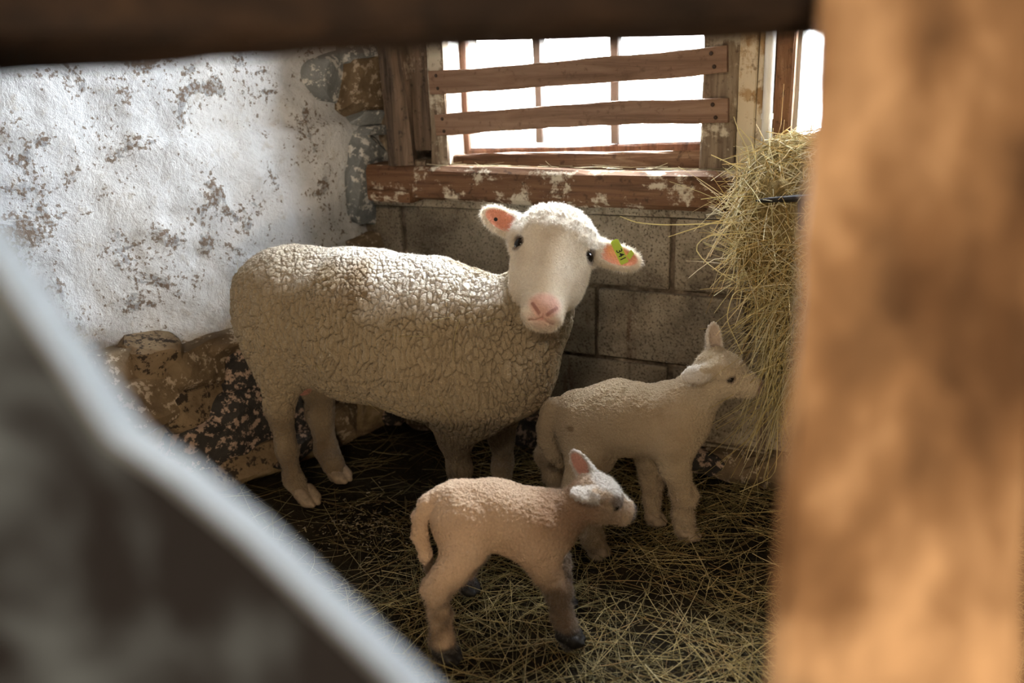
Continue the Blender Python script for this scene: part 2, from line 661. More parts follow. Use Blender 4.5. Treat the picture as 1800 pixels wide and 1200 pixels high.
def sdf(prims, P):
    d = None
    for p in prims:
        e = p.d(P)
        if d is None:
            d = e
        elif p.sub:
            h = np.clip(0.5 - 0.5 * (d + e) / p.k, 0, 1)
            d = d * (1 - h) - e * h + p.k * h * (1 - h)
        else:
            h = np.clip(0.5 + 0.5 * (d - e) / p.k, 0, 1)
            d = d * (1 - h) + e * h - p.k * h * (1 - h)
    return d


def surface_net(prims, lo, hi, cell):
    lo, hi = np.asarray(lo, float), np.asarray(hi, float)
    B = 8
    nb = np.ceil((hi - lo) / (cell * B)).astype(int)
    n = nb * B
    g = [lo[i] + (np.arange(nb[i]) + 0.5) * B * cell for i in range(3)]
    C = np.stack(np.meshgrid(*g, indexing='ij'), -1).reshape(-1, 3)
    dc = sdf(prims, C)
    act = (np.abs(dc) < cell * B * 1.15 + 0.012).reshape(nb)
    phi = np.repeat(np.repeat(np.repeat(np.sign(dc).reshape(nb), B, 0), B, 1), B, 2).astype(np.float32)
    mask = np.repeat(np.repeat(np.repeat(act, B, 0), B, 1), B, 2)
    idx = np.nonzero(mask)
    P = np.stack(idx, -1) * cell + lo
    vals = np.empty(len(P), np.float32)
    SB = 16                                             # evaluate cube by cube, with only the limbs that reach it
    key = (idx[0] // SB * 4096 + idx[1] // SB) * 4096 + idx[2] // SB
    order = np.argsort(key, kind='stable')
    ks = key[order]
    cuts = np.concatenate([[0], np.nonzero(np.diff(ks))[0] + 1, [len(ks)]])
    cen = np.stack([ks[cuts[:-1]] // 4096 // 4096, ks[cuts[:-1]] // 4096 % 4096, ks[cuts[:-1]] % 4096], -1) * SB + SB / 2.0
    cen = cen * cell + lo
    reach = SB * cell * 0.9 + 0.05
    D = np.stack([p.d(cen) - p.k for p in prims], -1)
    for j in range(len(cuts) - 1):
        sel = order[cuts[j]:cuts[j + 1]]
        pr = [p for p, dd in zip(prims, D[j]) if dd < reach]
        while pr and pr[0].sub:
            pr = pr[1:]
        vals[sel] = sdf(pr, P[sel]) if pr else 1.0
    phi[idx] = vals
    ins = phi < 0
    cnt = np.zeros(np.array(phi.shape) - 1, np.int8)
    for dx in (0, 1):
        for dy in (0, 1):
            for dz in (0, 1):
                cnt += ins[dx:phi.shape[0] - 1 + dx, dy:phi.shape[1] - 1 + dy, dz:phi.shape[2] - 1 + dz]
    mixed = (cnt > 0) & (cnt < 8)
    ci = np.stack(np.nonzero(mixed), -1)
    vid = np.full(mixed.shape, -1, np.int64)
    vid[mixed] = np.arange(len(ci))
    acc = np.zeros((len(ci), 3))
    num = np.zeros(len(ci))
    corners = [(0, 0, 0), (1, 0, 0), (0, 1, 0), (1, 1, 0), (0, 0, 1), (1, 0, 1), (0, 1, 1), (1, 1, 1)]
    edges = [(a, b) for a in range(8) for b in range(a + 1, 8) if bin(a ^ b).count('1') == 1]
    cv = np.stack([phi[ci[:, 0] + c[0], ci[:, 1] + c[1], ci[:, 2] + c[2]] for c in corners], -1)
    for a, b in edges:
        va, vb = cv[:, a], cv[:, b]
        m = (va < 0) != (vb < 0)
        t = np.where(m, va / np.where(m, va - vb, 1), 0)
        pa, pb = np.array(corners[a], float), np.array(corners[b], float)
        acc += m[:, None] * (pa + t[:, None] * (pb - pa))
        num += m
    V = (ci + acc / num[:, None]) * cell + lo
    quads = []
    for ax in range(3):
        o1, o2 = [(1, 2), (2, 0), (0, 1)][ax]
        A = ins
        sl0 = [slice(1, -1)] * 3
        sl1 = [slice(1, -1)] * 3
        sl0[ax] = slice(0, -1)
        sl1[ax] = slice(1, None)
        # edges from grid point g to g+ax with both lateral neighbours in range
        s0, s1 = A[tuple(sl0)], A[tuple(sl1)]
        for flip, m in ((False, s0 & ~s1), (True, ~s0 & s1)):
            e = np.stack(np.nonzero(m), -1)
            if not len(e):
                continue
            off = np.ones(3, int)
            off[ax] = 0
            e = e + off
            u1 = np.zeros(3, int)
            u1[o1] = 1
            u2 = np.zeros(3, int)
            u2[o2] = 1
            q = [vid[tuple((e - a).T)] for a in (u1 + u2, u2, np.zeros(3, int), u1)]
            q = np.stack(q, -1)
            if flip:
                q = q[:, ::-1]
            quads.append(q)
    Q = np.concatenate(quads)
    Q = Q[(Q >= 0).all(1)]
    return V, Q


def vertex_normals(V, Q):
    n = np.cross(V[Q[:, 2]] - V[Q[:, 0]], V[Q[:, 3]] - V[Q[:, 1]])
    g = np.zeros_like(V)
    for i in range(3):
        g[:, i] = sum(np.bincount(Q[:, j], n[:, i], len(V)) for j in range(4))
    return g / (np.linalg.norm(g, axis=1, keepdims=True) + 1e-12)


def sstep(a, b, x):
    t = np.clip((x - a) / (b - a), 0, 1)
    return t * t * (3 - 2 * t)


def lerp(c, col, f):
    return c * (1 - f[:, None]) + np.asarray(col) * f[:, None]


def fibres(name, V, Q, N, count, length, width, cols, parent, weight=None, lean=(0, 0, -0.5), curl=0.5, seed=0, origin=None):
    """short tapered wool or hair fibres standing on a coat, joined in one mesh"""
    r = np.random.default_rng(seed)
    A = np.linalg.norm(np.cross(V[Q[:, 2]] - V[Q[:, 0]], V[Q[:, 3]] - V[Q[:, 1]]), axis=1)
    if weight is not None:
        A = A * weight[Q[:, 0]]
    f = r.choice(len(Q), count, p=A / A.sum())
    wgt = r.dirichlet((1, 1, 1, 1), count)
    P = (V[Q[f]] * wgt[..., None]).sum(1)
    Nn = N[Q[f, 0]]
    L = (length[Q[f, 0]] if isinstance(length, np.ndarray) else length) * r.uniform(0.5, 1.3, count)
    D = Nn + np.asarray(lean) * 0.8 + r.normal(0, curl, (count, 3))
    D /= np.linalg.norm(D, axis=1, keepdims=True)
    S = np.cross(D, r.normal(0, 1, (count, 3)))
    S /= np.linalg.norm(S, axis=1, keepdims=True)
    bend = r.normal(0, 0.35, (count, 3)) + np.array([0, 0, -0.15])
    P = P - Nn * 0.001
    mid = P + D * L[:, None] * 0.55
    tip = mid + (D + bend) * L[:, None] * 0.5
    W = width
    VV = np.stack([P - S * W, P + S * W, mid - S * W * .8, mid + S * W * .8, tip], 1).reshape(-1, 3)
    base = np.arange(count)[:, None] * 5
    T = np.concatenate([base + np.array([0, 1, 3]), base + np.array([0, 3, 2]), base + np.array([2, 3, 4])])
    cc = np.repeat(cols[Q[f, 0]] * r.uniform(0.85, 1.15, (count, 1)), 5, axis=0)
    return mk(name, VV, T, M_WOOL, parent, origin=origin, cols=np.clip(cc, 0, 1))


def strands(name, P, W, cols, mat, parent=None, origin=None):
    """stalks: P (n,k,3) points, W (n,) radius; three-sided tubes joined in one mesh"""
    n, k, _ = P.shape
    D = np.gradient(P, axis=1)
    D /= np.linalg.norm(D, axis=2, keepdims=True) + 1e-9
    U = np.cross(D, np.array([0.3, 0.2, 0.93]))
    U /= np.linalg.norm(U, axis=2, keepdims=True) + 1e-9
    X = np.cross(D, U)
    tap = np.linspace(1, 0.55, k)[None, :, None] * W[:, None, None]
    rings = [P + tap * (math.cos(a) * U + math.sin(a) * X) for a in (0, 2.094, 4.189)]
    VV = np.stack(rings, 2).reshape(-1, 3)                      # n,k,3
    b = (np.arange(n)[:, None] * k + np.arange(k - 1)[None]).reshape(-1, 1) * 3
    Qs = np.concatenate([b + np.array([j, (j + 1) % 3, 3 + (j + 1) % 3, 3 + j]) for j in range(3)])
    cc = np.repeat(cols, k * 3, axis=0)
    return mk(name, VV, Qs, mat, parent, origin=origin, cols=cc)


# ================================================================ THE SETTING
WY = 2.057                                           # face of the block wall
# ---- ground
gx = np.linspace(-3.2, 2.0, 131)
gy = np.linspace(-2.4, 2.3, 119)
GX, GY = np.meshgrid(gx, gy, indexing='ij')
GP = np.stack([GX.ravel(), GY.ravel(), np.zeros(GX.size)], -1)


def ground_z(P):
    P = np.asarray(P, float).reshape(-1, 3).copy()
    P[:, 2] = 0
    return 0.012 * fbm(P, 3.0, 3, 2.0) - 0.018


GP[:, 2] = ground_z(GP)
ii = np.arange(130)[:, None] * 119 + np.arange(118)[None]
GQ = np.stack([ii, ii + 119, ii + 120, ii + 1], -1).reshape(-1, 4)
floor = tag(mk('floor', GP, GQ, M_SOIL, smooth=True), kind='structure')
floor['label'] = 'dark trodden bedding floor of the pen under loose straw'

# ---- whitewashed rubble wall on the left
LC = np.array([-1.545, 2.08, 0.0])
LD = unit((-0.27, -1.0, 0.0))
LN = np.array([-LD[1], LD[0], 0.0])                  # faces the pen


def on_left(px, py, out=0.0):
    return on_plane(px, py, LC + LN * out, LN)


sg = np.concatenate([np.arange(-0.25, 2.0, 0.014), np.arange(2.0, 4.6, 0.08)])
zg = np.arange(-0.08, 2.44, 0.014)
S, Z = np.meshgrid(sg, zg, indexing='ij')
base = LC + S.ravel()[:, None] * LD
base[:, 2] = Z.ravel()
ledge = 0.915 + 0.02 * fbm(base, 4, 3, 5) - 0.03 * np.clip(S.ravel() - 0.5, 0, 1)
out = 0.012 * fbm(base, 3.2, 4, 1) + 0.007 * fbm(base, 14, 3, 3)
out += 0.035 * (1 - sstep(-0.014, 0.014, base[:, 2] - ledge)) * (1 - sstep(0.45, 0.9, S.ravel()))
out += 0.05 * (1 - sstep(0.1, 0.5, base[:, 2]))
pit = fbm(base, 9, 3, 8)
out -= 0.008 * sstep(0.45, 0.62, pit)
WP = base + out[:, None] * LN
nz = len(zg)
ii = np.arange(len(sg) - 1)[:, None] * nz + np.arange(nz - 1)[None]
WQ = np.stack([ii, ii + nz, ii + nz + 1, ii + 1], -1).reshape(-1, 4)
wall_left = tag(mk('wall_left', WP, WQ, M_WASH, smooth=True), kind='structure')
wall_left['label'] = 'whitewashed rough stone wall with flaking grey patches'


def stone(name, centre, size, mat, parent, seed, rotz=0.0, angular=0.5):
    """one rubble stone: a lumpy block, size (along, depth, up)"""
    import bmesh
    bm = bmesh.new()
    bmesh.ops.create_icosphere(bm, subdivisions=3, radius=1.0)
    V = np.array([v.co[:] for v in bm.verts])
    Fc = [tuple(v.index for v in f.verts) for f in bm.faces]
    bm.free()
    rr = np.random.default_rng(100 + seed)
    nrm = np.concatenate([np.array([[1, 0, 0], [-1, 0, 0], [0, 0, 1], [0, 0, -1], [0, 1, 0], [0, -1, 0]], float) + rr.normal(0, 0.22, (6, 3)), rr.normal(0, 1, (9, 3))])
    off = np.concatenate([rr.uniform(0.62, 0.75, 6), rr.uniform(0.78, 0.95, 9)])
    for n_, d_ in zip(nrm, off):                        # broken faces
        n_ = n_ / np.linalg.norm(n_)
        V -= n_ * np.clip(V @ n_ - d_, 0, None)[:, None]
    V *= 1.35 * (1 + 0.05 * fbm(V, 3.0, 4, seed))[:, None]
    V *= np.asarray(size) / 2
    c, s = math.cos(rotz), math.sin(rotz)
    V = V @ np.array([[c, s, 0], [-s, c, 0], [0, 0, 1]])
    return mk(name, V + centre, Fc, mat, parent, origin=centre)


ang = math.atan2(LD[1], LD[0])
# corner stones by the window post (pixel centre, width, height, material, how far they stand out)
for k, (px, py, sx, sz, m, o_) in enumerate([
        (645, 150, 0.16, 0.17, M_STONE_BROWN, 0.02), (560, 135, 0.13, 0.13, M_STONE_GREY, -0.03),
        (650, 228, 0.14, 0.035, M_STONE_GREY, 0.015), (646, 320, 0.14, 0.25, M_STONE_GREY, 0.02),
        (640, 425, 0.11, 0.05, M_STONE_BROWN, 0.03), (640, 205, 0.13, 0.05, M_STONE_GREY, 0.0),
        (645, 80, 0.17, 0.10, M_STONE_GREY, 0.01)]):
    c = on_left(px, py, o_)
    stone('stone', c, (sx * 1.25, 0.12, sz), m, wall_left, k, ang, 0.8)
# rubble at the foot of the wall
for k, (px, py, sx, sz, m, o_) in enumerate([
        (262, 632, 0.11, 0.09, M_STONE_OCHRE, 0.03), (330, 640, 0.15, 0.10, M_STONE_BROWN, 0.03),
        (400, 605, 0.16, 0.07, M_STONE_BROWN, 0.02), (440, 655, 0.16, 0.15, M_STONE_BLACK, 0.05),
        (330, 705, 0.15, 0.09, M_STONE_OCHRE, 0.05), (425, 735, 0.20, 0.13, M_STONE_BLACK, 0.07),
        (350, 770, 0.14, 0.09, M_STONE_BLACK, 0.08), (500, 705, 0.15, 0.12, M_STONE_BLACK, 0.05),
        (545, 670, 0.15, 0.12, M_STONE_BROWN, 0.04), (430, 800, 0.14, 0.06, M_STONE_OCHRE, 0.09),
        (500, 780, 0.14, 0.07, M_STONE_BLACK, 0.08), (240, 700, 0.2, 0.12, M_STONE_BROWN, 0.05),
        (570, 745, 0.14, 0.09, M_STONE_BROWN, 0.06),
        (470, 590, 0.12, 0.09, M_STONE_BLACK, 0.02), (215, 640, 0.14, 0.08, M_STONE_BROWN, 0.01)]):
    c = on_left(px, py, o_)
    stone('stone', c, (sx * 1.3, 0.15, sz * 1.35), m, wall_left, 20 + k, ang, 0.35)

# ---- block wall at the back, with two window openings above it
W1 = (-1.252, -0.475)
W2 = (-0.300, 0.50)
boxes = [(-1.9, 1.6, WY + 0.008, 2.30, -0.1, 0.672),
         (-1.9, W1[0], WY + 0.06, 2.30, 0.672, 2.44), (W1[1], W2[0], WY + 0.06, 2.30, 0.672, 2.44), (W2[1], 1.6, WY + 0.06, 2.30, 0.672, 2.44),
         (W1[0], W1[1], WY + 0.06, 2.30, 1.62, 2.44), (W2[0], W2[1], WY + 0.06, 2.30, 1.62, 2.44),
         (W1[0], W1[1], WY + 0.06, 2.30, 0.672, 0.79), (W2[0], W2[1], WY + 0.06, 2.30, 0.672, 0.74)]
V, Fc = [], []
for bx in boxes:
    v_, f_ = box_mesh(*bx)
    Fc += [tuple(i + len(V) for i in f) for f in f_]
    V += v_
wall_back = tag(mk('wall_back', V, Fc, M_MORTAR), kind='structure')
wall_back['label'] = 'dark concrete block wall under the window'
protos = []
for k in range(4):
    v_, f_ = box_mesh(-0.194, 0.194, -0.045, 0.045, -0.094, 0.094, 0.006)
    v_ = np.array(v_)
    v_ += 0.0025 * np.stack([fbm(v_ + k, 30, 2, 1), fbm(v_ + k, 30, 2, 2), fbm(v_ + k, 30, 2, 3)], -1)
    protos.append((v_, f_))
src = {}
k = 0
for row, (z0, z1, x0) in enumerate([(-0.13, 0.07, -0.794), (0.07, 0.27, -0.593), (0.27, 0.47, -0.794), (0.47, 0.665, -0.593)]):
    for i in range(-3, 6):
        xc = x0 + 0.4 * i + 0.2
        if xc < -1.75 or xc > 1.35:
            continue
        j = k % 4
        loc = (xc + random.uniform(-.003, .003), WY + 0.042 + random.uniform(-.004, .004), (z0 + z1) / 2)
        if j not in src:
            o = mk('concrete_block', protos[j][0], protos[j][1], M_BLOCK, wall_back)
            src[j] = o
        else:
            o = copy_of(src[j])
        o.location = loc
        o.scale = (1, 1, (z1 - z0) / 0.2)
        k += 1
v_, f_ = box_mesh(-1.56, 1.5, WY - 0.012, WY + 0.08, 0.662, 0.690, 0.006)
mk('ledge', v_, f_, M_BLOCK, wall_back)

# rough fallen rubble along the foot of the block wall
for k, (px, py, sx, sz, m) in enumerate([(690, 745, 0.15, 0.07, M_STONE_BLACK), (745, 768, 0.14, 0.06, M_STONE_BROWN), (835, 778, 0.16, 0.07, M_STONE_OCHRE),
                                         (650, 722, 0.12, 0.08, M_STONE_BROWN), (1290, 812, 0.16, 0.06, M_STONE_BROWN), (1350, 822, 0.14, 0.06, M_STONE_BROWN),
                                         (930, 775, 0.15, 0.07, M_STONE_BLACK), (1240, 800, 0.14, 0.05, M_STONE_BLACK)]):
    c = on_y(px, py, WY - 0.005)
    stone('stone', (c[0], c[1], 0.02), (sx, 0.09, sz * 1.5), m, wall_back, 60 + k, 0.0, 0.5)

# ---- timber round the windows
win = tag(empty('window_1', (-0.855, 2.05, 0.70)), kind='structure')
win['label'] = 'three-light barn window behind two nailed brown slats'
UP = (0, 0, 1)
XX = (1, 0, 0)
# sill beam in front of the ledge
s0, s1 = on_y(676, 328, 2.02), on_y(1330, 332, 2.02)
board('window_sill', (-1.46, 2.045, 0.735), (0.45, 2.045, 0.737), UP, 0.092, 0.11, M_SILL, win, 40, 0.0022, seed=1)
board('sill_wedge', (-1.45, 2.02, 0.703), (-1.31, 2.02, 0.700), UP, 0.034, 0.09, M_SILL, win, 6, 0.002, seed=2)
# recessed inner rail under the sash
board('bottom_board', on_y(796, 285, 2.06), on_y(1252, 281, 2.06), UP, 0.045, 0.03, M_APRON, win, 16, 0.0015, seed=3)
# sash
SY = 2.165
zb = 0.835


def at_sash(px):
    return on_y(px, 190, SY)[0]


xl, xr = at_sash(826), at_sash(1240)
board('sash_rail', (xl - 0.02, SY, 0.787), (xr + 0.02, SY, 0.811), UP, 0.05, 0.035, M_SASH, win, 12, 0.001, seed=4)
board('sash_rail', (xl - 0.02, SY, 1.58), (xr + 0.02, SY, 1.58), UP, 0.05, 0.035, M_SASH, win, 12, 0.001, seed=5)
board('sash_stile', (xl - 0.022, SY, 0.80), (xl - 0.022, SY, 1.61), XX, 0.052, 0.035, M_SASH, win, 12, 0.001, seed=6)
board('sash_stile', (xr + 0.018, SY, 0.80), (xr + 0.018, SY, 1.61), XX, 0.044, 0.035, M_SASH, win, 12, 0.001, seed=7)
mx_ = [at_sash(950), at_sash(1083)]
for k, x in enumerate(mx_):
    board('mullion', (x, SY, 0.83), (x, SY, 1.58), XX, 0.023, 0.03, M_MULL, win, 12, 0.0006, seed=8 + k)
for a_, b_ in ((xl, mx_[0]), (mx_[0], mx_[1]), (mx_[1], xr)):
    v_, f_ = box_mesh(a_, b_, SY + 0.004, SY + 0.0065, 0.85, 1.57)
    mk('pane', v_, f_, M_GLASS, win, origin=((a_ + b_) / 2, SY, 1.2))
# reveals (the white board in the depth of the wall on the left, the brown one on the right)
board('reveal', (W1[0] + 0.018, 2.105, 0.78), (W1[0] + 0.018, 2.105, 1.62), (0, 1, 0), 0.10, 0.018, M_REVEAL, win, 12, 0.001, seed=12)
board('reveal', (W1[1] - 0.008, 2.115, 0.78), (W1[1] - 0.008, 2.115, 1.62), (0, 1, 0), 0.10, 0.018, M_SASH, win, 12, 0.001, seed=13)
# jamb boards: left one leans a little, right one grey and wide
a0, b0 = on_y(780, 297, 2.035), on_y(768, 60, 2.035)
d0 = (b0 - a0) / (b0[2] - a0[2])
a0 = a0 + d0 * (0.785 - a0[2])
board('jamb_board', a0, a0 + d0 * 0.85, XX, 0.052, 0.03, M_GREYWOOD, win, 16, 0.002, seed=14)
a0 = on_y(1265, 200, 2.045)
board('jamb_board', (a0[0] + 0.0, 2.045, 0.785), (a0[0] + 0.008, 2.045, 1.64), XX, 0.080, 0.03, M_GREYWOOD, win, 16, 0.0015, seed=15)
# slats nailed across the light
for k, (p, q, wd, bow) in enumerate([((757, 145), (1279, 103), 0.058, (0, 0, -0.004)), ((768, 220), (1281, 193), 0.054, (0, 0, 0.006))]):
    a_, b_ = on_y(*p, 2.012), on_y(*q, 2.020)
    sl = board('slat', a_, b_, UP, wd, 0.018, M_SLAT, win, 30, 0.0014, bow=bow, seed=20 + k)
    dd = unit(b_ - a_)
    for t, dz in ((0.030, 0.016), (0.034, -0.016), (0.955, 0.014), (0.965, -0.015)):
        c = a_ + (b_ - a_) * t + np.array([0, -0.010, dz])
        V, Fc = tube_mesh([c, c + np.array([0, -0.002, 0])], [0.0048, 0.0036], 10)
        nl = mk('nail', V, Fc, M_NAIL, sl, origin=c)
        nl.location = np.array(c) - (a_ + b_) / 2
# timber beside the window
trim = tag(empty('trim_1', (-1.36, 2.03, 0.69)), kind='structure')
trim['label'] = 'weathered dark corner post and boards left of the window'
a_, b_ = on_y(712, 297, 2.025), on_y(690, 95, 2.025)
d0 = (b_ - a_) / (b_[2] - a_[2])
a_ = a_ + d0 * (0.783 - a_[2])
board('corner_post', a_, a_ + d0 * 1.6, XX, 0.078, 0.07, M_DARKWOOD, trim, 26, 0.004, seed=30, bev=0.25)
a_, b_ = on_y(742, 270, 2.05), on_y(728, 95, 2.05)
d0 = (b_ - a_) / (b_[2] - a_[2])
board('back_board', a_ + d0 * (0.822 - a_[2]), a_ + d0 * 1.5, XX, 0.085, 0.03, M_DARKWOOD, trim, 20, 0.002, seed=31)
c = on_y(744, 288, 2.04)
board('wedge', c + np.array([-.022, 0, -.003]), c + np.array([.022, 0, -.003]), UP, 0.03, 0.05, M_GREYWOOD, trim, 5, 0.001, seed=32)

trim2 = tag(empty('trim_2', (-0.40, 2.04, 0.78)), kind='structure')
trim2['label'] = 'stained yellow and red-brown planks between the two windows'
for px0, px1, m, y, sd in ((1298, 1332, M_TANWOOD, 2.050, 40), (1334, 1362, M_TANWOOD, 2.052, 41), (1362, 1396, M_BROWNWOOD, 2.045, 42)):
    x0, x1 = on_y(px0, 150, y)[0], on_y(px1, 150, y)[0]
    board('plank', ((x0 + x1) / 2, y, 0.783), ((x0 + x1) / 2 + .002, y, 2.4), XX, (x1 - x0) * 0.97, 0.028, m, trim2, 20, 0.0012, seed=sd)
a_, b_ = on_y(1347, 240, 2.02), on_y(1356, 50, 2.02)
d0 = (b_ - a_) / (b_[2] - a_[2])
a_ = a_ + d0 * (0.785 - a_[2])
V, Fc = tube_mesh([a_ + d0 * t for t in np.linspace(0, 1.6, 12)], 0.0115, 14)
pipe = mk('conduit_pipe', V, Fc, M_PIPE, origin=a_, smooth=True)
tag(pipe, 'thin white upright pipe fixed to the planks beside the window', 'pipe')
for t in (0.12, 0.75, 1.4):
    c = a_ + d0 * t
    V, Fc = tube_mesh([c + (0, 0, -.006), c + (0, 0, .006)], 0.0135, 14)
    mk('pipe_clip', V, Fc, M_PIPE, pipe, origin=c)

win2 = tag(empty('window_2', (0.1, 2.1, 0.74)), kind='structure')
win2['label'] = 'dusty bright window partly hidden behind the near post'
xw = on_y(1399, 150, 2.09)[0]
board('window_frame', (xw + .006, 2.085, 0.74), (xw + .006, 2.085, 1.62), XX, 0.016, 0.05, M_REVEAL, win2, 10, 0.0006, seed=50)
board('window_frame', (W2[1] - .01, 2.085, 0.74), (W2[1] - .01, 2.085, 1.62), XX, 0.03, 0.05, M_REVEAL, win2, 10, 0.0006, seed=51)
board('window_frame', (xw, 2.085, 0.755), (W2[1], 2.085, 0.755), UP, 0.03, 0.05, M_REVEAL, win2, 10, 0.0006, seed=52)
board('mullion', (0.1, 2.10, 0.74), (0.1, 2.10, 1.62), XX, 0.02, 0.03, M_REVEAL, win2, 10, 0.0006, seed=53)
for a_, b_ in ((xw + .012, 0.095), (0.105, W2[1] - .02)):
    v_, f_ = box_mesh(a_, b_, 2.10, 2.103, 0.76, 1.62)
    mk('pane', v_, f_, M_GLASS_DUSTY, win2, origin=((a_ + b_) / 2, 2.1, 1.2))

# ---- the rest of the shed: right wall, wall behind the viewer, board ceiling
for nm, bx, lb in (('wall_right', (1.45, 1.55, -2.4, 2.25, -0.1, 2.44), 'board wall on the right of the shed'),
                   ('wall_rear', (-3.3, 1.55, -2.5, -2.4, -0.1, 2.44), 'board wall behind the viewer')):
    v_, f_ = box_mesh(*bx)
    tag(mk(nm, v_, f_, M_CEIL), kind='structure')['label'] = lb
v_, f_ = box_mesh(-3.4, 1.6, -2.5, 2.35, 2.42, 2.52)
ceil = tag(mk('ceiling', v_, f_, M_CEIL), kind='structure')
ceil['label'] = 'dark board ceiling of the shed'


# ================================================================ ANIMALS
def hoof_mesh(mat_name):
    """a cloven hoof: two tapered claws side by side, toe towards +x, sole at z = 0"""
    pr = []
    for s in (-1, 1):
        pr += [Cone((-0.008, s * 0.0095, 0.020), (0.010, s * 0.0095, 0.012), 0.0115, 0.010, 0.006),
               Cone((0.008, s * 0.0095, 0.009), (0.022, s * 0.006, 0.006), 0.009, 0.005, 0.006)]
    V, Q = surface_net([pr[0], pr[1], pr[2], pr[3]], (-0.035, -0.035, -0.01), (0.045, 0.035, 0.045), 0.0024)
    V[:, 2] = np.maximum(V[:, 2], 0.0)
    return V, Q


HV, HQ = hoof_mesh('hoof')


def add_hoof(parent, foot, heading, scale, mat):
    c, s = math.cos(heading), math.sin(heading)
    V = HV * scale
    V = np.stack([V[:, 0] * c - V[:, 1] * s, V[:, 0] * s + V[:, 1] * c, V[:, 2]], -1)
    p = np.array([foot[0], foot[1], foot[2]])
    return mk('hoof', V + p, HQ, mat, parent, origin=p, smooth=True)


def add_eye(parent, c, r, name='eye'):
    import bmesh
    bm = bmesh.new()
    bmesh.ops.create_uvsphere(bm, u_segments=20, v_segments=14, radius=r)
    V = np.array([v.co[:] for v in bm.verts]) + c
    Fc = [tuple(v.index for v in f.verts) for f in bm.faces]
    bm.free()
    return mk(name, V, Fc, M_EYE, parent, origin=c, smooth=True)


class Side:
    """the upright middle plane of an animal: E(px, py, off) is a point on it, off metres towards the viewer"""
    def __init__(s, p0, heading):
        h = math.radians(heading)
        s.h = h
        s.p0 = np.array([p0[0], p0[1], 0.0])
        s.u = np.array([math.cos(h), math.sin(h), 0])
        s.v = np.array([math.sin(h), -math.cos(h), 0])

    def __call__(s, px, py, off=0.0):
        return on_plane(px, py, s.p0 + s.v * off, s.v)

    def r(s, px, py, rpx, off=0.0):
        p = s(px, py, off)
        return rpx / F * float(R[:, 2] @ (p - CAM))


def limb(S, pts, ks=0.02):
    """pts: (px, py, radius px, off) joints; a foot may be given as a world point ('w', point, radius m)"""
    out, prev = [], None
    for p in pts:
        if p[0] == 'w':
            q = (np.asarray(p[1], float), p[2])
        else:
            q = (S(p[0], p[1], p[3]), S.r(p[0], p[1], p[2], p[3]))
        if prev is not None:
            out.append(Cone(prev[0], q[0], prev[1], q[1], ks))
        prev = q
    return out


def bounds(prims, pad=0.02):
    lo, hi = np.full(3, 9.0), np.full(3, -9.0)
    for p in prims:
        if p.sub:
            continue
        if isinstance(p, Cone):
            for q, r in ((p.a, p.ra), (p.b, p.rb)):
                lo, hi = np.minimum(lo, q - r), np.maximum(hi, q + r)
        else:
            m = p.r.max()
            lo, hi = np.minimum(lo, p.c - m), np.maximum(hi, p.c + m)
    return lo - pad, hi + pad


# camera axes in the world, used for a head that is turned to the viewer
XC, YC, ZC = R[:, 0], -R[:, 1], -R[:, 2]


class HeadFrame:
    """a across the face, b up the face, c out of it"""
    def __init__(s, o, a, b):
        s.o = np.asarray(o, float)
        s.a = unit(a)
        b = np.asarray(b, float)
        s.b = unit(b - s.a * (b @ s.a))
        s.c = np.cross(s.a, s.b)
        s.rot = np.stack([s.a, s.b, s.c])

    def __call__(s, x, y, z):
        return s.o + x * s.a + y * s.b + z * s.c

    def loc(s, P):
        return (P - s.o) @ s.rot.T


def ear_prims(HF, base, d, nrm, L, Wd, th, hollow=True):
    """a leaf-shaped ear: d points to the tip, nrm the open side (both in head coordinates)"""
    d = unit(d)
    nrm = np.asarray(nrm, float)
    nrm = unit(nrm - d * (nrm @ d))
    s = np.cross(nrm, d)
    rot = np.stack([d, s, nrm]) @ HF.rot
    base = np.asarray(base, float)
    pr = [Cone(HF(*(base - d * 0.02)), HF(*(base + d * L * 0.3)), Wd * 0.5, Wd * 0.42, 0.014),
          Ell(HF(*(base + d * L * 0.50)), (L * 0.52, Wd * 0.55, th), rot, 0.010)]
    if hollow:
        pr.append(Ell(HF(*(base + d * L * 0.50 + nrm * th * 1.05)), (L * 0.43, Wd * 0.42, th * 1.15), rot, 0.004, sub=True))
    mid = HF(*(base + d * L * 0.5))
    return pr, (mid, rot, L, Wd)


# ---------------------------------------------------------------- the ewe
E = Side((-1.36, 1.575), 10)
up12 = math.radians(11)
ea = math.cos(up12) * XC - math.sin(up12) * YC
eb2 = math.sin(up12) * XC + math.cos(up12) * YC
tilt = math.radians(20)
eb = math.cos(tilt) * eb2 - math.sin(tilt) * ZC
HE = HeadFrame(at_depth(977, 426, 1.80), ea, eb)
G = lambda px, py, z=0.0: on_z(px, py, z)

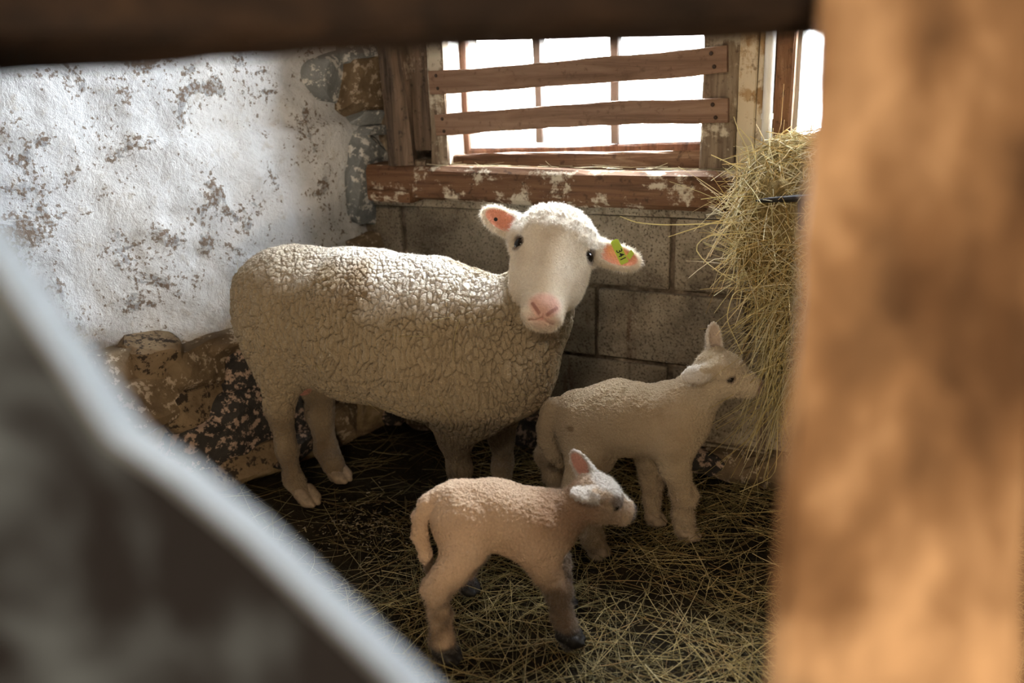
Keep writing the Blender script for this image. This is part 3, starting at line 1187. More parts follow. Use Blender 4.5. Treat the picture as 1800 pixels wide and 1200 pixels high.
body = [Cone(E(535, 546), E(640, 572), E.r(535, 546, 113), E.r(640, 572, 128), 0.04),
        Cone(E(640, 572), E(760, 596), E.r(640, 572, 128), E.r(760, 596, 137), 0.04),
        Cone(E(760, 596), E(850, 617), E.r(760, 596, 137), E.r(850, 617, 128), 0.04),
        Cone(E(850, 617), E(880, 642), E.r(850, 617, 120), E.r(880, 642, 90), 0.05),
        # hip and tail-head
        Ell(E(480, 520, 0.0), (0.085, 0.10, 0.10), None, 0.06),
        # neck, from the chest up to the back of the head
        Cone(E(878, 610, 0.0), E(934, 555, -0.02), E.r(878, 610, 94), 0.084, 0.05),
        Cone(E(934, 555, -0.02), HE(0.0, 0.01, -0.12), 0.084, 0.070, 0.04),
        # thighs
        Ell(E(492, 608, 0.07), (0.085, 0.07, 0.125), None, 0.05),
        Ell(E(548, 620, -0.07), (0.085, 0.06, 0.12), None, 0.05),
        # shoulder
        Ell(E(815, 690, 0.085), (0.095, 0.06, 0.12), None, 0.06)]
fhn, fhf, ffn, fff = G(536, 872, 0.018), G(592, 832, 0.018), G(818, 888, 0.018), G(888, 868, 0.018)
body += limb(E, [(495, 650, 40, 0.085), (491, 715, 23, 0.085), (504, 790, 17, 0.08), (515, 842, 15, 0.08), ('w', fhn, 0.023)], 0.025)
body += limb(E, [(560, 660, 38, -0.07), (562, 725, 22, -0.07), (574, 790, 18, -0.07), ('w', fhf + np.array([-.01, 0, .03]), 0.024), ('w', fhf, 0.025)], 0.025)
body += limb(E, [(800, 720, 44, 0.09), (800, 770, 26, 0.09), (808, 825, 19, 0.085), ('w', ffn + np.array([-.01, 0, .06]), 0.021), ('w', ffn, 0.025)], 0.03)
body += limb(E, [(880, 725, 36, -0.05), (882, 770, 20, -0.055), (884, 815, 16, -0.055), ('w', fff + np.array([-.008, 0, .06]), 0.018), ('w', fff, 0.024)], 0.025)
udder = E(528, 668, -0.02)
body += [Ell(udder, (0.035, 0.04, 0.035), None, 0.02)]
# head
head = [Ell(HE(0, 0.030, -0.075), (0.091, 0.078, 0.090), HE.rot, 0.03),
        Ell(HE(0, 0.035, -0.030), (0.068, 0.055, 0.046), HE.rot, 0.03),
        Cone(HE(0, 0.0, -0.050), HE(0, -0.126, -0.024), 0.072, 0.046, 0.03),
        Cone(HE(0, 0.02, -0.002), HE(0, -0.132, 0.006), 0.027, 0.022, 0.02),
        Cone(HE(0, -0.02, -0.11), HE(0, -0.146, -0.050), 0.062, 0.032, 0.03),
        Ell(HE(0.047, -0.045, -0.072), (0.036, 0.065, 0.05), HE.rot, 0.03),
        Ell(HE(-0.047, -0.045, -0.072), (0.036, 0.065, 0.05), HE.rot, 0.03),
        Ell(HE(0, -0.157, 0.000), (0.040, 0.026, 0.030), HE.rot, 0.02),
        Ell(HE(0.017, -0.171, -0.008), (0.026, 0.016, 0.026), HE.rot, 0.012),
        Ell(HE(-0.017, -0.171, -0.008), (0.026, 0.016, 0.026), HE.rot, 0.012),
        Ell(HE(0, -0.181, -0.018), (0.030, 0.012, 0.024), HE.rot, 0.014)]
for s in (-1, 1):
    head += [Cone(HE(s * 0.050, 0.026, -0.008), HE(s * 0.081, 0.018, -0.045), 0.013, 0.012, 0.016),      # brow
             Ell(HE(s * 0.076, -0.004, -0.032), (0.016, 0.013, 0.018), HE.rot, 0.010, sub=True),            # socket
             Cone(HE(s * 0.062, -0.018, -0.018), HE(s * 0.082, -0.014, -0.042), 0.006, 0.006, 0.010),     # lower lid
             Cone(HE(s * 0.009, -0.173, 0.029), HE(s * 0.020, -0.160, 0.033), 0.0045, 0.0070, 0.003, sub=True),
             Cone(HE(s * 0.020, -0.160, 0.033), HE(s * 0.030, -0.151, 0.026), 0.0065, 0.0040, 0.003, sub=True),
             Cone(HE(0, -0.181, 0.014), HE(s * 0.022, -0.184, 0.004), 0.0016, 0.0018, 0.004, sub=True),
             Cone(HE(s * 0.022, -0.184, 0.004), HE(s * 0.036, -0.180, -0.018), 0.0018, 0.0016, 0.004, sub=True)]
head += [Cone(HE(0, -0.173, 0.029), HE(0, -0.181, 0.014), 0.0018, 0.0016, 0.004, sub=True)]
earL, eL = ear_prims(HE, (-0.074, 0.040, -0.060), (-0.93, 0.30, 0.05), (0.15, -0.25, 1.0), 0.098, 0.050, 0.011)
earR, eR = ear_prims(HE, (0.080, 0.032, -0.060), (0.96, -0.12, 0.02), (-0.15, -0.10, 1.0), 0.112, 0.052, 0.011)
ewe_pr = body + head + earL + earR
lo, hi = bounds(ewe_pr, 0.012)
lo[2] = -0.01
V, Q = surface_net(ewe_pr, lo, hi, 0.0020)
N = vertex_normals(V, Q)
hl = HE.loc(V)
ewe_base = np.array([-1.15, 1.60, 0.0])
nearh = np.linalg.norm(hl - np.array([0, -0.03, -0.03]), axis=1) < 0.24
hd = np.zeros(len(V))                                  # 1 on the head
hd[nearh] = sstep(-0.010, 0.016, sdf(body, V[nearh]) - sdf(head + earL + earR, V[nearh]))
inear = np.zeros(len(V))
for s, (mid, rot, L, Wd) in zip((-1, 1), (eL, eR)):
    q = (V - mid) @ rot.T
    on = (np.abs(q[:, 0]) < L * 0.6) & (np.abs(q[:, 1]) < Wd * 0.62) & (np.abs(q[:, 2]) < 0.016)
    rr = (q[:, 0] / (L * 0.46)) ** 2 + (q[:, 1] / (Wd * 0.43)) ** 2
    inear = np.maximum(inear, on * sstep(1.05, 0.72, rr) * sstep(-0.2, 0.3, N @ rot[2]))
legs = sstep(0.30, 0.20, V[:, 2])
# fleece relief: cracked locks, drawn out downwards on the flanks
su = (V - E.p0) @ E.u
st = np.stack([su * 1.0, (V - E.p0) @ E.v * 0.8, V[:, 2] * 0.32], -1)
st += 0.006 * np.stack([fbm(V, 30, 2, 1), fbm(V, 30, 2, 2), fbm(V, 30, 2, 3)], -1)
c1 = cracks(st, 0.0120)
c2 = cracks(np.stack([su, (V - E.p0) @ E.v, V[:, 2] * 0.8], -1), 0.026)
rump = sstep(0.15, -0.05, su)
crk = sstep(0.0, 0.15, c1) * (1 - 0.6 * rump) + 0.6 * rump * sstep(0.0, 0.10, c2)
fle = (1 - hd) * (1 - 0.7 * legs)
cap = hd * sstep(-0.005, 0.035, hl[:, 1] + 0.02 * fbm(V, 40, 2, 4)) * (1 - inear) * sstep(0.115, 0.09, np.abs(hl[:, 0]))
curl = cracks(V, 0.011)
disp = fle * (0.0100 * (crk - 0.85) + 0.004 * fbm(V, 16, 3, 2) + 0.0016 * fbm(V, 90, 2, 6))
disp += cap * (0.0045 * sstep(0, 0.5, curl) + 0.003 * fbm(V, 60, 2, 9))
disp += 0.002 * legs * fbm(V, 60, 3, 3)
Vd = V + N * disp[:, None]
wool_c = np.array([0.375, 0.305, 0.205])
col = np.tile(wool_c, (len(V), 1))
col = lerp(col, (0.29, 0.215, 0.14), sstep(-0.2, 0.7, fbm(V, 5, 4, 12)) * 0.6)
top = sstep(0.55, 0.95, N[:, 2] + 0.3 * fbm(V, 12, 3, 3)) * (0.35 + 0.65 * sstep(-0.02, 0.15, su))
col = lerp(col, (0.78, 0.74, 0.68), top * 0.8)                                             # clean wool tips, painted paler where facing up to boost the rim light
col = lerp(col, (0.15, 0.108, 0.068), legs * (0.75 + 0.30 * np.clip(fbm(V, 14, 4, 2), -1, 1)))
col = lerp(col, (0.88, 0.80, 0.67), hd)
col = lerp(col, (0.86, 0.82, 0.76), cap * 0.8)
dirt = sstep(0.1, 0.8, fbm(V, 18, 3, 7)) * hd * (1 - cap)
col = lerp(col, (0.60, 0.47, 0.32), dirt * 0.35)
nq = (hl - np.array([0, -0.160, 0.02]))
nose = hd * sstep(0.040, 0.022, np.sqrt((nq[:, 0] / (1.0 + 9.0 * np.clip(nq[:, 1], -0.03, 0.03))) ** 2 + (nq[:, 1] / 0.9) ** 2 + (nq[:, 2] * 0.6) ** 2))
lips = hd * sstep(0.036, 0.008, np.linalg.norm((hl - np.array([0, -0.180, 0.008])) / np.array([1.3, 0.8, 1.2]), axis=1))
col = lerp(col, (0.80, 0.47, 0.39), np.maximum(nose * 0.85, lips * 0.6))
mouth = hd * sstep(0.0035, 0.0012, np.abs(hl[:, 1] + 0.183)) * (hl[:, 2] > -0.012) * (np.abs(hl[:, 0]) < 0.028)
col = lerp(col, (0.64, 0.32, 0.27), mouth * 0.25)
phil = hd * sstep(0.0028, 0.001, np.abs(hl[:, 0])) * (hl[:, 1] < -0.172) * (hl[:, 1] > -0.183)
col = lerp(col, (0.62, 0.28, 0.24), phil * 0.6)
for s in (-1, 1):
    h2 = hl * np.array([1.0, 1.0, 0.15])
    nd = Cone(np.array((s * .009, -.174, .0045)), np.array((s * .025, -.157, .0045)), 0.0, 0.0).d(h2)
    col = lerp(col, (0.28, 0.10, 0.085), sstep(0.0052, 0.0022, nd) * (hl[:, 2] > 0.0) * 0.75)
    ed = np.linalg.norm((hl - np.array([s * 0.076, -0.004, -0.028])) / np.array([1.0, 0.9, 1]), axis=1)
    col = lerp(col, (0.15, 0.09, 0.06), sstep(0.024, 0.016, ed) * 0.9)
col = lerp(col, (0.80, 0.33, 0.22), inear * 0.95)  # pink inner ear, with the backlit orange glow put into its colour
ud = np.linalg.norm(V - udder, axis=1)
col = lerp(col, (0.60, 0.25, 0.20), sstep(0.045, 0.035, ud))
col = np.clip(col, 0, 1)
eweV, eweN, ewehd, eweVd = V, N, hd, Vd
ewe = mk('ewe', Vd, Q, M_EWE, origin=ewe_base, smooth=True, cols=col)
tag(ewe, 'large shorn cream ewe with a tagged ear looking at the viewer', 'sheep')
for s in (-1, 1):
    add_eye(ewe, HE(s * 0.0715, -0.004, -0.033), 0.0150)
for f_, hh, sc in ((fhn, -0.25, 1.45), (fhf, -0.2, 1.45), (ffn, 0.1, 1.45), (fff, 0.1, 1.4)):
    add_hoof(ewe, (f_[0] + .008, f_[1], 0.0), hh, sc, M_HOOF_PALE)
# dark punch hole in the free ear
c, rot = eL[0] + eL[1][0] * 0.016 + eL[1][2] * 0.0005 + eL[1][1] * 0.004, eL[1]
V2, F2 = tube_mesh([c - rot[2] * 0.003, c + rot[2] * 0.0022], 0.0042, 12)
hole = mk('ear_hole', V2, F2, M_INK, ewe, origin=c)
# wool fibres
ln = 0.0075 - 0.002 * (1 - hd) - 0.002 * hd * (1 - cap) * (1 - inear)
edge = hd * (np.abs(hl[:, 0]) > 0.088)
wt = np.where(inear > 0.4, 0.03, 1.0) * np.where(np.maximum(nose, lips) > 0.25, 0.0, 1.0) * (1 + 3.5 * hd) * (1 + 1.5 * edge) * np.where(hd > 0.5, 1.0, 0.10 + 1.2 * sstep(0.25, 0.7, N[:, 2]))
fc = np.clip(lerp(col, (0.85, 0.80, 0.72), 0.25 * np.ones(len(V))), 0, 1)
fibres('fleece', Vd, Q, N, 110000, ln + 0.004 * edge, 0.00028, fc, ewe, wt, (0, 0, -0.55), 0.45, 3, ewe_base)

# ear tag with its number
tg = empty('ear_tag', np.zeros(3))
tg.parent = ewe
m_, rot = eR[0], eR[1]
tbase = at_depth(1083, 431, float(R[:, 2] @ (m_ - CAM)) - 0.012)
# the strip hangs down across the ear, seen face-on
ty = unit(-0.42 * XC + 0.9 * YC)                      # up the strip
tx = unit(np.cross(ty, unit(CAM - tbase) + 0.15 * XC))
tz = np.cross(tx, ty)
tg.location = tbase - ewe_base


def tag_part(name, poly, z0, z1, mat, parent):
    n = len(poly)
    V = [tbase + tx * x + ty * y + tz * z0 for x, y in poly] + [tbase + tx * x + ty * y + tz * z1 for x, y in poly]
    Fc = [tuple(range(n - 1, -1, -1)), tuple(range(n, 2 * n))] + [(i, (i + 1) % n, n + (i + 1) % n, n + i) for i in range(n)]
    o = mk(name, V, Fc, mat, None, origin=tbase)
    o.parent = parent
    o.location = (0, 0, 0)
    return o


tag_part('tag_strip', [(-.009, .0095), (-.005, .0125), (.005, .0125), (.009, .0095), (.0092, -.042), (.0075, -.044), (-.0075, -.044), (-.0092, -.042)], 0.003, 0.0045, M_TAG, tg)
tag_part('tag_button', [(0.0062 * math.cos(a), 0.003 + 0.0062 * math.sin(a)) for a in np.linspace(0, 6.283, 17)[:-1]], 0.0045, 0.0068, M_TAG, tg)
tag_part('tag_pin', [(0.0028 * math.cos(a), 0.003 + 0.0028 * math.sin(a)) for a in np.linspace(0, 6.283, 13)[:-1]], 0.0068, 0.0088, M_TAG, tg)
tag_part('tag_back', [(.011, -.030), (.026, -.022), (.028, -.033), (.014, -.041)], -0.004, -0.0025, M_TAG, tg)
fd = bpy.data.curves.new('tag_number', 'FONT')
fd.body = '341'
fd.size = 0.0185
fd.align_x = 'CENTER'
fd.align_y = 'CENTER'
fd.extrude = 0.0001
fd.offset = 0.0002
fd.materials.append(M_INK)
_tmp = bpy.data.objects.new('tag_number', fd)
COL.objects.link(_tmp)
bpy.context.view_layer.update()
_me = bpy.data.meshes.new_from_object(_tmp.evaluated_get(bpy.context.evaluated_depsgraph_get()))
bpy.data.objects.remove(_tmp)
fo = bpy.data.objects.new('tag_number', _me)
COL.objects.link(fo)
fo.parent = tg
# the digits read down the strip
fx, fy = -ty, tx
cen = ty * -0.0235 + tz * 0.0047
fo.matrix_local = Matrix(((fx[0], fy[0], tz[0], cen[0]), (fx[1], fy[1], tz[1], cen[1]), (fx[2], fy[2], tz[2], cen[2]), (0, 0, 0, 1)))


# ---------------------------------------------------------------- lambs
def make_lamb(name, label, S, prims, HF, ears, base, hooves, hoof_mat, cols, eyes, seed, heading, fib, dirtlegs, tail):
    pr = prims + tail
    infos = []
    for e in ears:
        p, inf = ear_prims(HF, *e)
        pr = pr + p
        infos.append(inf)
    lo, hi = bounds(pr, 0.012)
    lo[2] = max(lo[2], -0.01)
    V, Q = surface_net(pr, lo, hi, 0.0026)
    N = vertex_normals(V, Q)
    hl = HF.loc(V)
    hd = sstep(0.11, 0.08, np.linalg.norm(hl - np.array([0, 0.0, 0.0]), axis=1))
    inear = np.zeros(len(V))
    earback = np.zeros(len(V))
    for mid, rot, L, Wd in infos:
        q = (V - mid) @ rot.T
        on = (np.abs(q[:, 0]) < L * 0.6) & (np.abs(q[:, 1]) < Wd * 0.62) & (np.abs(q[:, 2]) < 0.012)
        rr = (q[:, 0] / (L * 0.46)) ** 2 + (q[:, 1] / (Wd * 0.43)) ** 2
        inear = np.maximum(inear, on * sstep(1.1, 0.75, rr) * sstep(-0.2, 0.3, N @ rot[2]))
        earback = np.maximum(earback, on * sstep(-0.45 * L, -0.25 * L, q[:, 0]))
    legs = sstep(0.19, 0.11, V[:, 2])
    crk = cracks(V + 0.003 * np.stack([fbm(V, 50, 2, 1), fbm(V, 50, 2, 2), fbm(V, 50, 2, 3)], -1), 0.0085)
    disp = (1 - legs) * (0.0028 * sstep(0, 0.4, crk) + 0.002 * fbm(V, 30, 2, 5)) * (1 - inear) + legs * (0.0035 * fbm(V, 70, 3, 6))
    # folds of loose skin on the neck
    Vd = V + N * disp[:, None]
    col = np.tile(np.array(cols['wool']), (len(V), 1))
    col = lerp(col, cols['stain'], sstep(0.1, 0.9, fbm(V, 11, 4, seed)) * 0.55)
    col = lerp(col, cols['leg'], legs * np.clip(dirtlegs + 0.5 * fbm(V, 22, 3, seed + 1), 0, 1))
    if 'foot' in cols:
        col = lerp(col, cols['foot'], sstep(0.050, 0.028, V[:, 2] + 0.01 * fbm(V, 60, 2, 8)))
    col = lerp(col, cols['head'], hd * 0.85)
    if 'neck' in cols:
        nd = sstep(0.09, 0.04, np.linalg.norm(V - cols['neck'][0], axis=1))
        col = lerp(col, cols['neck'][1], nd * 0.6)
    for c_, r_, cc in cols.get('spots', []):
        col = lerp(col, cc, sstep(r_, r_ * 0.6, np.linalg.norm(V - c_, axis=1) * (1 + 0.4 * fbm(V, 60, 2, 3))) * 0.8)
    for c_, r_, cc in cols.get('marks', []):
        dd = np.linalg.norm((hl - np.array(c_)) / np.array(r_), axis=1)
        col = lerp(col, cc, sstep(1.0, 0.7, dd + 0.15 * fbm(V, 60, 2, 3)) * 0.9)
    col = lerp(col, (0.78, 0.74, 0.69), earback * 0.8)
    col = lerp(col, cols['ear'], inear * 0.9)
    col = np.clip(col, 0, 1)
    lamb = mk(name, Vd, Q, M_LAMB, origin=base, smooth=True, cols=col)
    tag(lamb, label, 'lamb', 'newborn lambs in the pen')
    for e in eyes:
        add_eye(lamb, HF(*e), 0.0075)
    for f_, hh, sc in hooves:
        add_hoof(lamb, (f_[0], f_[1], 0.0), hh, sc, hoof_mat)
    wt = np.where(inear > 0.4, 0.05, 1.0) * (1 + 1.2 * hd + 0.8 * legs)
    ln = 0.004 + 0.0035 * legs + 0.002 * hd
    fc = np.clip(lerp(col, (0.85, 0.80, 0.74), 0.2 * np.ones(len(V))), 0, 1)
    fibres('fleece', Vd, Q, N, fib, ln, 0.00024, fc, lamb, wt, (0, 0, -0.5), 0.55, seed, base)
    return lamb


# near lamb, walking to the right, head low
A = Side((-0.772, 1.195), 28)
fa1, fa2, fa3 = G(785, 1150, 0.012), G(822, 1030, 0.012), G(1000, 1120, 0.012)
fa4 = fa3 + np.array([-0.052, 0.098, 0.0])
pa = [Cone(A(808, 896), A(870, 904), A.r(808, 896, 53), A.r(870, 904, 54), 0.03),
      Cone(A(870, 904), A(940, 924), A.r(870, 904, 55), A.r(940, 924, 57), 0.03),
      Cone(A(940, 924), A(962, 930), A.r(940, 924, 56), A.r(962, 930, 46), 0.03),
      Ell(A(812, 940, 0.035), (0.048, 0.036, 0.062), None, 0.03),
      Ell(A(818, 938, -0.035), (0.046, 0.034, 0.060), None, 0.03),
      Ell(A(945, 950, 0.035), (0.042, 0.030, 0.055), None, 0.03),
      Cone(A(962, 915), A(1022, 886, 0.004), A.r(962, 915, 45), A.r(1022, 886, 34), 0.03)]
pa += limb(A, [(812, 968, 36, 0.05), (794, 1003, 26, 0.062), (768, 1034, 23, 0.075), (773, 1085, 17, 0.08), ('w', fa1 + np.array([-.008, 0, .030]), 0.019), ('w', fa1, 0.021)], 0.018)
pa += limb(A, [(825, 965, 36, -0.05), (815, 990, 24, -0.06), ('w', fa2 + np.array([-.022, 0.0, .07]), 0.020), ('w', fa2, 0.019)], 0.018)
pa += limb(A, [(945, 965, 34, 0.045), (960, 1003, 23, 0.05), (981, 1036, 21, 0.055), (987, 1080, 15, 0.06), ('w', fa3 + np.array([-.006, 0, .028]), 0.018), ('w', fa3, 0.021)], 0.018)
pa += limb(A, [(948, 965, 34, -0.04), (968, 1000, 24, -0.045), ('w', fa4 + np.array([-.01, 0, .10]), 0.020), ('w', fa4, 0.018)], 0.018)
# head frame: b up the face towards the poll, c out of the forehead; the head points right, down and a little away
ua, va = A.u, A.v
fwd = unit(0.90 * ua - 0.15 * va + np.array([0, 0, -0.50]))                # to the nose
HA = HeadFrame(A(1054, 872, 0.004), unit(va + 0.12 * ua), -fwd)              # a: towards the viewer
if HA.c[2] < 0:
    HA = HeadFrame(HA.o, -HA.a, HA.b)
sa = 1 if HA.a @ va > 0 else -1
pa += [Ell(HA(0, 0.006, 0.0), (0.036, 0.046, 0.038), HA.rot, 0.02),
       Cone(HA(0, -0.010, -0.006), HA(0, -0.058, -0.008), 0.034, 0.0195, 0.02),
       Cone(HA(0, 0.0, -0.02), HA(0, -0.055, -0.018), 0.028, 0.017, 0.015),
       Ell(HA(sa * 0.026, -0.012, 0.012), (0.012, 0.016, 0.012), HA.rot, 0.012),
       Ell(HA(-sa * 0.026, -0.012, 0.012), (0.012, 0.016, 0.012), HA.rot, 0.012),
       Cone(HA(sa * 0.033, -0.020, 0.004), HA(sa * 0.031, -0.028, 0.004), 0.0045, 0.003, 0.004, sub=True),
       Cone(HA(sa * 0.018, -0.070, -0.020), HA(sa * 0.026, -0.045, -0.022), 0.002, 0.002, 0.003, sub=True)]
ea_ = [((sa * 0.030, 0.018, 0.012), (sa * 0.42, 0.90, -0.06), (-sa * 0.40, 0.0, -0.85), 0.066, 0.031, 0.0065),
       ((-sa * 0.022, 0.022, 0.016), (-sa * 0.25, 0.80, 0.50), (sa * 0.90, 0.35, -0.1), 0.066, 0.030, 0.0065)]
tail_a = limb(A, [(778, 872, 18, 0.0), (752, 886, 16, 0.01), (738, 908, 13, 0.015), (738, 940, 12, 0.02), (748, 975, 11, 0.02), (756, 1003, 8, 0.02)], 0.005)
lamb_cols = {'foot': (0.025, 0.02, 0.018), 'ear': (0.80, 0.38, 0.30), 'wool': (0.80, 0.59, 0.42), 'stain': (0.64, 0.43, 0.27), 'leg': (0.17, 0.115, 0.07), 'head': (0.52, 0.40, 0.29),
             'neck': (A(995, 900, 0.03), (0.38, 0.22, 0.13)),
             'spots': [(A(768, 885, 0.05), 0.012, (0.16, 0.13, 0.10)), (A(790, 877, 0.055), 0.007, (0.14, 0.11, 0.08))],
             'marks': [((sa * 0.02, -0.018, 0.016), (0.03, 0.026, 0.026), (0.20, 0.15, 0.115)), ((0, -0.078, -0.004), (0.03, 0.016, 0.03), (0.03, 0.024, 0.02)),
                       ((0, 0.0, 0.036), (0.05, 0.05, 0.022), (0.72, 0.68, 0.64)), ((0, -0.04, 0.02), (0.012, 0.03, 0.016), (0.75, 0.72, 0.68))]}
make_lamb('lamb', 'pinkish lamb in front with black hooves and drooping tail, head lowered', A, pa, HA, ea_, np.array([-0.68, 1.22, 0.0]),
          [(fa1, 0.0, 1.15), (fa2, -0.3, 1.1), (fa3, 0.2, 1.2), (fa4, 0.4, 1.1)], M_HOOF_DARK, lamb_cols,
          [(sa * 0.0315, -0.022, 0.004), (-sa * 0.0315, -0.022, 0.004)], 5, 28, 50000, 0.95, tail_a)

# far lamb, nibbling at the hay
B = Side((-0.70, 1.665), 12)
fb1, fb2, fb3, fb4 = G(1050, 966, 0.012), G(980, 872, 0.012), G(1208, 938, 0.012), G(1150, 912, 0.012)
pb = [Cone(B(1020, 733), B(1090, 734), B.r(1020, 733, 49), B.r(1090, 734, 62), 0.03),
      Cone(B(1090, 734), B(1172, 742), B.r(1090, 734, 62), B.r(1172, 742, 60), 0.03),
      Cone(B(1172, 742), B(1200, 742), B.r(1172, 742, 58), B.r(1200, 742, 46), 0.03),
      Ell(B(1030, 770, 0.04), (0.062, 0.042, 0.075), None, 0.03),
      Ell(B(1030, 765, -0.04), (0.058, 0.04, 0.07), None, 0.03),
      Ell(B(1185, 765, 0.04), (0.048, 0.034, 0.062), None, 0.03),
      Cone(B(1195, 720), B(1246, 674, 0.008), B.r(1195, 720, 50), B.r(1246, 674, 37), 0.03)]
pb += limb(B, [(1035, 805, 42, 0.06), ('w', fb1 + np.array([-.055, .02, .13]), 0.030), ('w', fb1 + np.array([-.048, .02, .075]), 0.024), ('w', fb1 + np.array([-.012, 0, .030]), 0.023), ('w', fb1, 0.021)], 0.02)
pb += limb(B, [(1010, 800, 38, -0.05), ('w', fb2 + np.array([-.025, .0, .11]), 0.026), ('w', fb2 + np.array([-.01, .0, .05]), 0.021), ('w', fb2, 0.020)], 0.02)
pb += limb(B, [(1182, 780, 36, 0.05), (1186, 825, 23, 0.05), (1203, 872, 20, 0.05), (1200, 905, 15, 0.05), ('w', fb3 + np.array([-.006, 0, .02]), 0.019), ('w', fb3, 0.020)], 0.02)
pb += limb(B, [(1140, 790, 30, -0.04), (1146, 840, 19, -0.05), ('w', fb4 + np.array([-.008, 0, .05]), 0.016), ('w', fb4, 0.019)], 0.02)
fwd = unit(0.93 * B.u + 0.05 * B.v + np.array([0, 0, -0.26]))
HB = HeadFrame(B(1268, 652, 0.01), B.v - 0.05 * B.u, -fwd)
if HB.c[2] < 0:
    HB = HeadFrame(HB.o, -HB.a, HB.b)
sb = 1 if HB.a @ B.v > 0 else -1
pb += [Ell(HB(0, 0.006, 0.0), (0.040, 0.050, 0.044), HB.rot, 0.02),
       Cone(HB(0, -0.012, -0.006), HB(0, -0.066, -0.010), 0.038, 0.0225, 0.02),
       Cone(HB(0, 0.0, -0.022), HB(0, -0.060, -0.020), 0.030, 0.020, 0.015),
       Ell(HB(sb * 0.030, -0.010, 0.012), (0.013, 0.018, 0.012), HB.rot, 0.012),
       Ell(HB(-sb * 0.030, -0.010, 0.012), (0.013, 0.018, 0.012), HB.rot, 0.012),
       Ell(HB(sb * 0.036, -0.021, 0.003), (0.008, 0.008, 0.007), HB.rot, 0.004, sub=True),
       Cone(HB(sb * 0.018, -0.080, -0.026), HB(sb * 0.029, -0.050, -0.026), 0.002, 0.002, 0.003, sub=True)]
eb_ = [((sb * 0.038, 0.020, 0.008), (sb * 0.50, 0.78, -0.30), (-sb * 0.55, 0.0, -0.80), 0.064, 0.036, 0.007),
       ((-sb * 0.018, 0.024, 0.026), (-sb * 0.20, 0.35, 0.90), (sb * 0.85, -0.4, 0.2), 0.068, 0.032, 0.0065)]
tail_b = limb(B, [(974, 722, 24, 0.0), (962, 750, 17, 0.01), (962, 775, 14, 0.015), (972, 798, 12, 0.02), (984, 815, 9, 0.02)], 0.012)
lamb_cols_b = {'ear': (0.52, 0.41, 0.33), 'wool': (0.56, 0.45, 0.31), 'stain': (0.42, 0.31, 0.19), 'leg': (0.36, 0.27, 0.18), 'head': (0.58, 0.49, 0.36),
               'spots': [(B(1005, 752, 0.07), 0.010, (0.26, 0.18, 0.10))],
               'marks': [((0, -0.092, -0.008), (0.03, 0.014, 0.03), (0.30, 0.20, 0.15)), ((sb * 0.037, -0.021, 0.003), (0.013, 0.013, 0.012), (0.16, 0.11, 0.08))]}
make_lamb('lamb', 'cream lamb by the block wall nibbling hay with one ear raised', B, pb, HB, eb_, np.array([-0.60, 1.70, 0.0]),
          [(fb1, 0.3, 1.15), (fb2, 0.1, 1.1), (fb3, 0.1, 1.2), (fb4, 0.1, 1.15)], M_HOOF_PALE, lamb_cols_b,
          [(sb * 0.0345, -0.021, 0.003), (-sb * 0.0345, -0.021, 0.003)], 9, 12, 50000, 0.45, tail_b)


# ================================================================ HAY AND STRAW
def bent(P0, D, L, k, sag, wob, r):
    """stalk centre lines: start, direction, length, sag by gravity, random wobble"""
    n = len(P0)
    t = np.linspace(0, 1, k)[None, :, None]
    side = r.normal(0, 1, (n, 3))
    P = P0[:, None] + D[:, None] * (L[:, None, None] * t) + side[:, None] * (wob * L[:, None, None] * t * t)
    P[:, :, 2] -= sag * L[:, None] * t[..., 0] ** 2
    # a kink in some stalks
    kk = r.random(n) < 0.3
    q = r.normal(0, 0.35, (n, 3))
    P += (kk[:, None, None] * np.clip(t - 0.55, 0, 1)) * q[:, None] * L[:, None, None]
    return P


r_ = np.random.default_rng(21)
# ---- bedding: loose stalks strewn over the floor, thick near the viewer, thin by the wall
n = 25000
P0 = np.stack([r_.uniform(-2.0, 0.75, n), r_.uniform(0.35, 2.0, n), np.zeros(n)], -1)
lft = LC[0] + (P0[:, 1] - LC[1]) * (LD[0] / LD[1]) + 0.10
keep = (P0[:, 0] > lft)
dens = sstep(1.15, 0.55, P0[:, 1] - 0.55 * (P0[:, 0] + 0.5)) * 0.35 + 0.65 * sstep(-1.35, -0.65, P0[:, 0]) + 0.18
keep &= r_.random(n) < dens * (0.75 + 0.5 * fbm(P0, 5, 3, 4))
P0 = P0[keep]
n = len(P0)
az = r_.uniform(0, 6.283, n)
D = np.stack([np.cos(az), np.sin(az), r_.normal(0.03, 0.10, n)], -1)
L = r_.gamma(4.0, 0.026, n) + 0.03
heap = 0.040 * sstep(0.2, 0.9, dens[keep]) * (0.6 + 0.5 * fbm(P0, 4, 3, 6))
P0[:, 2] = ground_z(P0) + 0.003 + np.clip(heap, 0, 1) * r_.random(n) ** 0.6
P = bent(P0 - D * L[:, None] * 0.5, D, L, 6, 0.05, 0.10, r_)
P[:, :, 2] = np.maximum(P[:, :, 2], ground_z(P.reshape(-1, 3)).reshape(n, 6) + 0.002)
pal = np.array([[0.46, 0.37, 0.16], [0.62, 0.51, 0.26], [0.26, 0.21, 0.09], [0.36, 0.24, 0.10], [0.19, 0.165, 0.075], [0.72, 0.62, 0.36]])
cc = pal[r_.choice(6, n, p=[.26, .16, .22, .14, .16, .06])] * r_.uniform(0.7, 1.2, (n, 1))
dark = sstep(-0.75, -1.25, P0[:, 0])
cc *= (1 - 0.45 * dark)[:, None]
# keep stalks out of the wall
P[:, :, 1] = np.minimum(P[:, :, 1], WY - 0.02)
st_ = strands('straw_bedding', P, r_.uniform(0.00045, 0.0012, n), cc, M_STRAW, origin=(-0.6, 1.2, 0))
tag(st_, 'matted dark straw bedding strewn across the pen floor', 'straw', kind='stuff')

